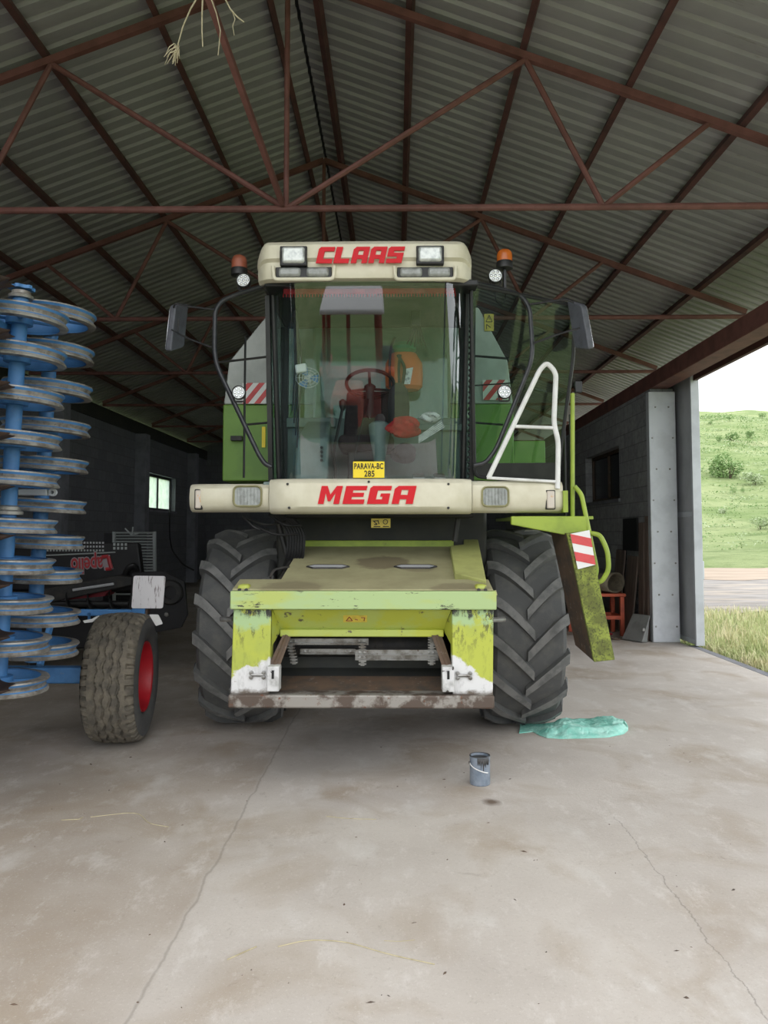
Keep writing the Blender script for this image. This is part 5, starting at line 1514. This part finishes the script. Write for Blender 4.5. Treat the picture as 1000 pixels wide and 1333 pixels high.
# auger flights
m = MB(); rows = []
for i in range(90):
    t = i / 89; a = t * 2 * pi * 2.6 + 1.2
    c = hp(85 + 72 * t, 786, YH - .15)
    rows.append([c + V((0, cos(a) * .03, sin(a) * .03)), c + V((0, cos(a) * .15, sin(a) * .15))])
au = obj('auger_flight', MB().grid(rows), 'black', hd, solid=.008)
obj('auger_core', MB().tube([hp(60, 786, YH - .15), hp(168, 786, YH - .15)], .04, 12), 'black', au)
obj('lower_body', MB().prism([hp(-60, 850, YH + .1), hp(180, 842, YH + .1), hp(180, 790, YH + .1), hp(-60, 795, YH + .1)], (0, .3, 0)), 'hdr', hd, bevel=.02)
q = [hp(165, 818, YH - .3), hp(190, 826, YH - .3), hp(236, 817, YH - .3), hp(244, 800, YH - .3), hp(240, 757, YH - .3), hp(212, 743, YH - .3), hp(172, 746, YH - .3)]
pl_ = obj('end_plate', MB().prism(q, (0, .05, 0)), 'hdr', hd, bevel=.008)
m = MB().lathe([(.08, -.03), (.135, -.03), (.15, -.01), (.15, .02), (.08, .02)], hp(222, 771, YH - .32), (0, 1, 0), 28, closed=True)
obj('hub_ring', m, 'dark', pl_)
obj('plate_bolt', MB().lathe([(.0, -.02), (.025, -.018), (.03, 0)], hp(217, 800, YH - .31), (0, 1, 0), 12), 'steel', pl_)
for px in (60, 176): obj('stand_foot', MB().box(hp(px, 0).x - .05, hp(px, 0).x + .05, YH + .1, YH + .25, 0, .45), 'hdr', hd)
m = MB().tube(rounded([hp(162, 752, YH - .06), hp(166, 740, YH - .1), hp(174, 735, YH - .1), hp(178, 742, YH - .05)], .05), .035, 10)
obj('gear_hose', m, 'cable', hd)

# pale grille leaning behind it
YG = 11.4
m = MB()
q = lambda px, py: P(px, py, YG)
gr_ = thing('louvred_grille', (P(176, 0, YG).x, YG, 0), 'pale louvred metal grille standing behind the black corn header', 'grille')
obj('grille_frame', MB().tube([q(148.5, 838), q(148.5, 692), ], .028, 8), 'grille', gr_)
obj('grille_frame', MB().tube([q(202.5, 838), q(201, 692)], .028, 8), 'grille', gr_)
m = MB()
for k in range(22):
    a, b = q(149, 694 + k * 3.8), q(202, 694 + k * 3.8); m.hexa([a + V((0, -.02, -.006)), b + V((0, -.02, -.006)), b + V((0, .02, .01)), a + V((0, .02, .01)), a + V((0, -.02, .004)), b + V((0, -.02, .004)), b + V((0, .02, .02)), a + V((0, .02, .02))])
obj('louvres', m, 'grille', gr_, kind='stuff')
# dark backing sheet
obj('backing_sheet', MB().box(q(149, 0).x, q(202, 0).x, YG + .04, YG + .06, .2, q(0, 694).z), 'hdr', gr_)
m = MB()
for a, b in (((172, 697), (163, 688)), ((172, 697), (173, 686)), ((172, 697), (180, 694))): m.tube([q(*a), q(*b)], .012, 5)
obj('wire_tie', m, 'grille', gr_)
o = obj('hanging_cable', MB().tube(rounded([P(221, 664, 23.6), P(221, 700, 23.4), P(224, 716, 23.0), P(238, 735, 21.8), P(252, 742, 21.4)], .4), .022, 6), 'cable', None)
tag(o, 'black cable hanging below the small bright window on the left wall', 'cable')

# ================================================================== SMALL THINGS ON THE FLOOR
g0 = G(625, 1020)
can = thing('paint_tin', (g0.x, g0.y, 0), 'blue grey paint tin with dried drips on the concrete', 'tin')
s_ = g0.y / 1000; rc = 12.9 * s_; hc = .193
m = MB().lathe([(rc - .004, 0), (rc, .004), (rc, hc - .006), (rc + .003, hc - .003), (rc + .001, hc), (rc - .010, hc), (rc - .012, hc - .012), (rc - .012, .02), (0, .018)], g0, (0, 0, 1), 40)
obj('tin_body', m, 'can', can)
obj('tin_rim', MB().tube([g0 + V((cos(a) * (rc - .002), sin(a) * (rc - .002), hc)) for a in [i * pi / 20 for i in range(40)]], .0045, 6, True), 'paintdark', can)
obj('old_paint', MB().lathe([(rc - .0125, hc - .014), (rc - .013, hc - .05), (.0, hc - .052)], g0, (0, 0, 1), 32), 'paintdark', can)
m = MB(); rows = []
n = 28
for i in range(n + 1):
    a = -pi / 2 + (-.35 + 1.25 * i / n)
    dl = .022 + .03 * abs(sin(i * .9)) + (.055 if i in (13, 14) else 0) + (.03 if i in (8, 18) else 0)
    rows.append([g0 + V((cos(a) * (rc + .0022), sin(a) * (rc + .0022), z)) for z in (hc - .002, hc - dl * .5, hc - dl)])
obj('paint_drips', MB().grid(rows), 'paintdark', can, solid=.003)
pts = [g0 + V((cos(a) * (rc + .004 + .006 * sin((a + 2.9) * 1.2)), sin(a) * (rc + .006), hc - .045 - .07 * sin((a + pi * .93) / 2.1 * 1.0))) for a in [-pi * .93 + i * .105 for i in range(20)]]
obj('wire_handle', MB().tube(pts, .0038, 6), 'white', can)
obj('handle_ear', MB().lathe([(.0, -.006), (.009, -.005), (.010, 0)], pts[0], V((cos(-pi * .93), sin(-pi * .93), 0)) * -1, 12), 'steel', can)

# turquoise bag
b0, b1 = G(676, 956), G(818, 950)
outline_f = [(712, 957), (730, 960.5), (760, 960), (790, 959), (812, 955.5), (819, 950)]
outline_b = [(700, 941), (720, 938.5), (745, 937), (772, 935), (800, 934), (812, 938), (819, 945)]
m = MB(); rows = []
NUv, NVv = 90, 30
from mathutils import noise as mnoise
def lerp_line(l, t):
    k = t * (len(l) - 1); i = min(int(k), len(l) - 2); f_ = k - i
    return (l[i][0] + (l[i + 1][0] - l[i][0]) * f_, l[i][1] + (l[i + 1][1] - l[i][1]) * f_)
front = [(676, 955), (694, 953), (702, 957.5), (712, 961), (730, 962), (760, 961.5), (790, 960.5), (812, 956), (818, 951)]
back = [(678, 941), (696, 943.5), (712, 942), (728, 941), (745, 939), (772, 936.5), (798, 935), (812, 939), (818, 947.5)]
rnd = random.Random(4)
for i in range(NUv + 1):
    t = i / NUv; A, B_ = G(*lerp_line(front, t)), G(*lerp_line(back, t)); row = []
    for j in range(NVv + 1):
        s = j / NVv; p = A * (1 - s) + B_ * s
        e = sin(pi * s) ** .6
        full = min(1, max(.12, (t - .2) * 5)) * min(1, (1.02 - t) * 9)
        z = .006 + full * e * (.055 + .012 * sin(t * 23 + s * 5) + .012 * sin(s * 13 + t * 7)) - .02 * full * e * max(0, sin(pi * (s - .25) / .6)) 
        q_ = V((t * 9, s * 5, 0)); cr_ = abs(mnoise.noise(q_)) + .5 * abs(mnoise.noise(q_ * 2.7)) 
        z += (.026 * (.35 - cr_) * min(1, s * 6) * min(1, (1 - s) * 6)) * (.4 + .6 * full)
        row.append(V((p.x, p.y, max(.004, z))))
    rows.append(row)
mb_ = MB().grid(rows)
base = [[V((p.x, p.y, .001)) for p in (r[0], r[-1])] for r in rows]
mb_.grid(base)
mb_.grid([[r[0], b[0]] for r, b in zip(rows, base)]); mb_.grid([[r[-1], b[1]] for r, b in zip(rows, base)])
mb_.add(rows[0], [tuple(range(NVv + 1))]); mb_.add(rows[-1], [tuple(range(NVv + 1))])
bg_ = obj('plastic_bag', mb_, 'bag'); tag(bg_, 'flat turquoise plastic bag lying by the right front tyre', 'bag')
tm = text_mesh('30', .05, G(681.5, 945) + V((0, 0, .012)), (-.1, 1, 0), (-1, -.1, 0), .002, 1, .002)
obj('bag_print', tm, 'ink', bg_, smooth=False)

# straws and crumbs on the slab
def floor_straw(pts, r, label, grp='straw lying on the slab'):
    w_ = [G(*p) + V((0, 0, r * .7)) for p in pts]; r *= .7
    o = obj('straw', MB().tube(rounded(w_, .1), r, 5), 'straw'); return tag(o, label, 'straw', grp)
floor_straw([(296, 1250), (316, 1241), (334, 1233)], .004, 'short straw wisp at the bottom, left of the longest straw')
floor_straw([(362, 1233), (400, 1224), (450, 1226), (505, 1243), (566, 1256)], .0035, 'longest curved straw lying on the slab at bottom centre')
floor_straw([(425, 1063), (452, 1066), (490, 1067)], .003, 'thin straight straw on the slab left of the paint tin')
floor_straw([(80, 1068), (104, 1067), (108, 1064)], .004, 'short pale straw at the far left of the slab')
floor_straw([(118, 1064), (180, 1057), (194, 1073), (220, 1077)], .0035, 'bent straw lying on the brown slab at left')
floor_straw([(500, 1225), (520, 1226), (540, 1224)], .002, 'fine short straw just right of the longest straw')
rnd = random.Random(9); m = MB()
for k in range(75):
    px, py = rnd.uniform(10, 990), rnd.uniform(950, 1325); p = G(px, py); r = rnd.uniform(.002, .006) * (1 if rnd.random() < .85 else 1.8)
    a = rnd.uniform(0, 6.28); d = V((cos(a), sin(a), 0)) * r * rnd.uniform(1, 2.6); e = V((-sin(a), cos(a), 0)) * r * .6
    m.add([p - d, p - e, p + d, p + e, p + V((0, 0, r * .7))], [(0, 1, 4), (1, 2, 4), (2, 3, 4), (3, 0, 4)])
o = obj('crumbs', m, 'rust', smooth=False); tag(o, 'dark crumbs and chaff scattered over the concrete slab', 'debris', kind='stuff')

# ================================================================== RIGHT HAND CORNER
bn = thing('workbench', (3.5, 13.35, 0), 'orange red wooden bench by the right wall carrying rolled carpet', 'bench')
obj('bench_top', MB().box(3.0, 3.86, 13.0, 13.7, .66, .71), 'redwood', bn, bevel=.01)
for x in (3.03, 3.77):
    for y in (13.03, 13.6):
        obj('leg', MB().box(x, x + .07, y, y + .07, 0, .66), 'redwood', bn, bevel=.008)
obj('rail', MB().box(3.1, 3.77, 13.03, 13.07, .28, .34), 'redwood', bn); obj('rail', MB().box(3.1, 3.77, 13.6, 13.64, .28, .34), 'redwood', bn)
obj('rail', MB().box(3.78, 3.83, 13.1, 13.6, .28, .34), 'redwood', bn)
# rolled carpet, open end towards the camera
ca = V((.62, -.78, 0)).normalized(); cs = V((ca.y * -1, ca.x, 0)); c0 = V((3.72, 13.12, .71)); rows = []
sec = []
n = 46
for i in range(n + 1):
    t = i / n; a = -2.2 + t * 6.0; r = .165 + .028 * t
    sec.append((cos(a) * r * 1.35 + .04 * t, sin(a) * r * .95 + .19 - .02 * t))
zmin = min(s[1] for s in sec)
for k in range(9):
    t = k / 8; o_ = c0 - ca * (.95 * t)
    rows.append([o_ + cs * (s[0] * (1 + .12 * sin(t * 5))) + V((0, 0, (s[1] - zmin) * (1 - .25 * t) + .015)) for s in sec])
o = obj('rolled_carpet', MB().grid(rows), 'carpet', None, solid=.025); tag(o, 'rolled brown carpet lying on the orange red bench', 'carpet')
# small items below the bench
m = MB().hexa([(3.62, 12.95, .33), (3.9, 12.95, .33), (3.9, 13.01, .33), (3.62, 13.01, .33), (3.62, 12.95, .36), (3.92, 12.95, .35), (3.92, 13.01, .35), (3.62, 13.01, .36)])
# grey cabinet tipped on the floor
c = V((3.92, 12.62, 0))
ux = V((.86, -.10, 0)).normalized(); uy = V((-.1, -.8, 0)).normalized(); 
gb = thing('metal_cabinet', (3.85, 12.5, 0), 'grey metal switch cabinet tipped against the wall beside the door post', 'cabinet')
A = P(809, 829, 12.6); A.z = .015; B_ = P(836, 832.5, 12.25); B_.z = .015; C_ = P(847, 801, 12.3); D_ = P(824, 798, 12.75)
nn = (B_ - A).cross(D_ - A).normalized()
if nn.y > 0: nn = -nn
back_ = -nn * .16
q8 = [A, B_, B_ + back_, A + back_, D_, C_, C_ + back_, D_ + back_]
for v in q8: v.z = max(v.z, .004); v.x = min(v.x, 4.03)
obj('cabinet_body', MB().hexa(q8), 'greybox', gb, bevel=.012)
obj('cabinet_latch', MB().obox(B_ * .55 + C_ * .45 + nn * .01 + V((-.03, 0, 0)), (.02, 0, 0), (0, .012, 0), (0, 0, .025)), 'steel', gb, bevel=.004)
obj('cabinet_hinge', MB().obox(A * .85 + D_ * .15 + nn * .005 + V((.05, 0, 0)), (.03, 0, 0), (0, .01, 0), (0, 0, .012)), 'steel', gb)
# tangled chain and rag beneath the bench
m = MB()
for k in range(7):
    a = k * .9; c = V((3.26 + .055 * k, 12.62 + .05 * sin(k * 2), .02)); m.tube([c + V((cos(b) * .045, sin(b) * .03, .006 * sin(b + k))) for b in [i * pi / 6 for i in range(12)]], .011, 6, True)
o = obj('rusty_chain', m, 'rust'); tag(o, 'short rusty chain lying on the floor before the orange red bench', 'chain')
bundle('floor_rag', (3.40, 12.9, .05), .16, .10, .05, 'hdr_red', 21, 'dull red rag on the floor beneath the bench', 'rag')
# boards leaning against the right wall
def plank(y0, y1, top, foot, mat, label, th=.03):
    lean = .07
    x1 = WRI - .005
    o = obj('plank', MB().hexa([(x1 - foot - th, y0, .0), (x1 - foot, y0, .0), (x1 - foot, y1, .0), (x1 - foot - th, y1, .0), (x1 - lean * .2 - th, y0, top), (x1 - lean * .2, y0, top), (x1 - lean * .2, y1, top), (x1 - lean * .2 - th, y1, top)]), mat, bevel=.004)
    return tag(o, label, 'plank', 'boards against the right wall')
plank(12.52, 12.66, 2.0, .04, 'wood', 'narrow dark board standing right beside the grey door post')
plank(12.72, 12.98, 1.9, .05, 'wood', 'reddish dark board second from the grey door post')
plank(13.05, 13.62, 1.33, .16, 'wood', 'wide weathered board behind the rolled carpet')
plank(13.78, 14.3, 1.42, .16, 'wood', 'board leaning below the right hand end of the dark window')
o = obj('dark_sheet', MB().hexa([(WRI - .05, 13.1, 1.42), (WRI - .02, 13.1, 1.42), (WRI - .02, 13.9, 1.42), (WRI - .05, 13.9, 1.42), (WRI - .04, 13.1, 1.98), (WRI - .01, 13.1, 1.98), (WRI - .01, 13.9, 1.98), (WRI - .04, 13.9, 1.98)]), 'hdr')
tag(o, 'dark square sheet hung on the block wall above the boards', 'sheet')
o = obj('steel_drum', MB().lathe([(.28, 0), (.29, .02), (.285, .3), (.295, .32), (.285, .34), (.285, .6), (.295, .62), (.285, .64), (.285, .88), (.29, .9), (.27, .9), (.26, .88), (0, .88)], (3.75, 15.2, 0), (0, 0, 1), 32), 'darkbody')
tag(o, 'dark steel drum in the shade behind the bench', 'drum')

# ================================================================== RED TRACTOR BEHIND THE CAMERA (mirrored in the windscreen)
tx, ty_ = -.95, -2.7
tr = thing('farm_tractor', (tx, ty_, 0), 'old red tractor with pale canopy, seen mirrored in the combine windscreen', 'tractor')
def T(x, y, z): return V((tx + x, ty_ + y, z))
def tb(name, x0, x1, y0, y1, z0, z1, mat, bev=.03, par=None):
    a, b = T(x0, y0, z0), T(x1, y1, z1); return obj(name, MB().box(a.x, b.x, a.y, b.y, a.z, b.z), mat, par or tr, bevel=bev)
a = .70
rf = MB().hexa([T(-.82, -.9, 2.62), T(.82, -.9, 2.62), T(.86, 1.0, 2.44), T(-.86, 1.0, 2.44), T(-.78, -.9, 2.76), T(.78, -.9, 2.76), T(.84, 1.0, 2.54), T(-.84, 1.0, 2.54)])
obj('canopy', rf, 'trac_roof', tr, bevel=.04, seg=3)
for sx in (-1, 1):
    for sy, nm in ((.75, 'cab_post'), (-.75, 'cab_post')):
        obj(nm, MB().tube([T(sx * .74, sy, 1.25), T(sx * .68, sy * .95, 2.56)], .085, 8), 'trac_dark', tr)
    tb('mudguard', sx * .66 if sx > 0 else -1.12, 1.12 if sx > 0 else -.66, -1.5, .2, 1.2, 1.34, 'trac_red', .06)
    obj('rear_wheel', MB().lathe([(.4, -.18), (.72, -.2), (.8, -.12), (.8, .12), (.72, .2), (.4, .18)], T(sx * .92, -.75, .82), (1, 0, 0), 36, closed=True), 'rubber', tr)
    obj('front_wheel', MB().lathe([(.2, -.1), (.36, -.12), (.42, -.06), (.42, .06), (.36, .12), (.2, .1)], T(sx * .75, 1.6, .43), (1, 0, 0), 30, closed=True), 'rubber', tr)
    obj('side_pane', MB().hexa([T(sx * .735 - .004, -.7, 1.3), T(sx * .735 + .004, -.7, 1.3), T(sx * .735 + .004, .7, 1.3), T(sx * .735 - .004, .7, 1.3), T(sx * .69 - .004, -.66, 2.5), T(sx * .69 + .004, -.66, 2.5), T(sx * .69 + .004, .66, 2.5), T(sx * .69 - .004, .66, 2.5)]), 'clear', tr, smooth=False)
obj('cab_post', MB().tube([T(0, .77, 1.25), T(0, .72, 2.55)], .05, 8), 'trac_dark', tr)
tb('cab_front', -.76, .76, .70, .80, .62, 1.32, 'trac_dark', .03)
tb('cab_body', -.74, .74, -.85, .70, .55, 1.22, 'trac_red', .04)
tb('bonnet', -.36, .36, .8, 2.15, .75, 1.30, 'trac_red', .10)
tb('bonnet_grille', -.28, .28, 2.14, 2.18, .75, 1.15, 'black', .02)
tb('front_axle', -.75, .75, 1.54, 1.66, .38, .48, 'dark', .02)
tb('chassis', -.22, .22, -.9, 2.1, .5, .78, 'dark', .02)
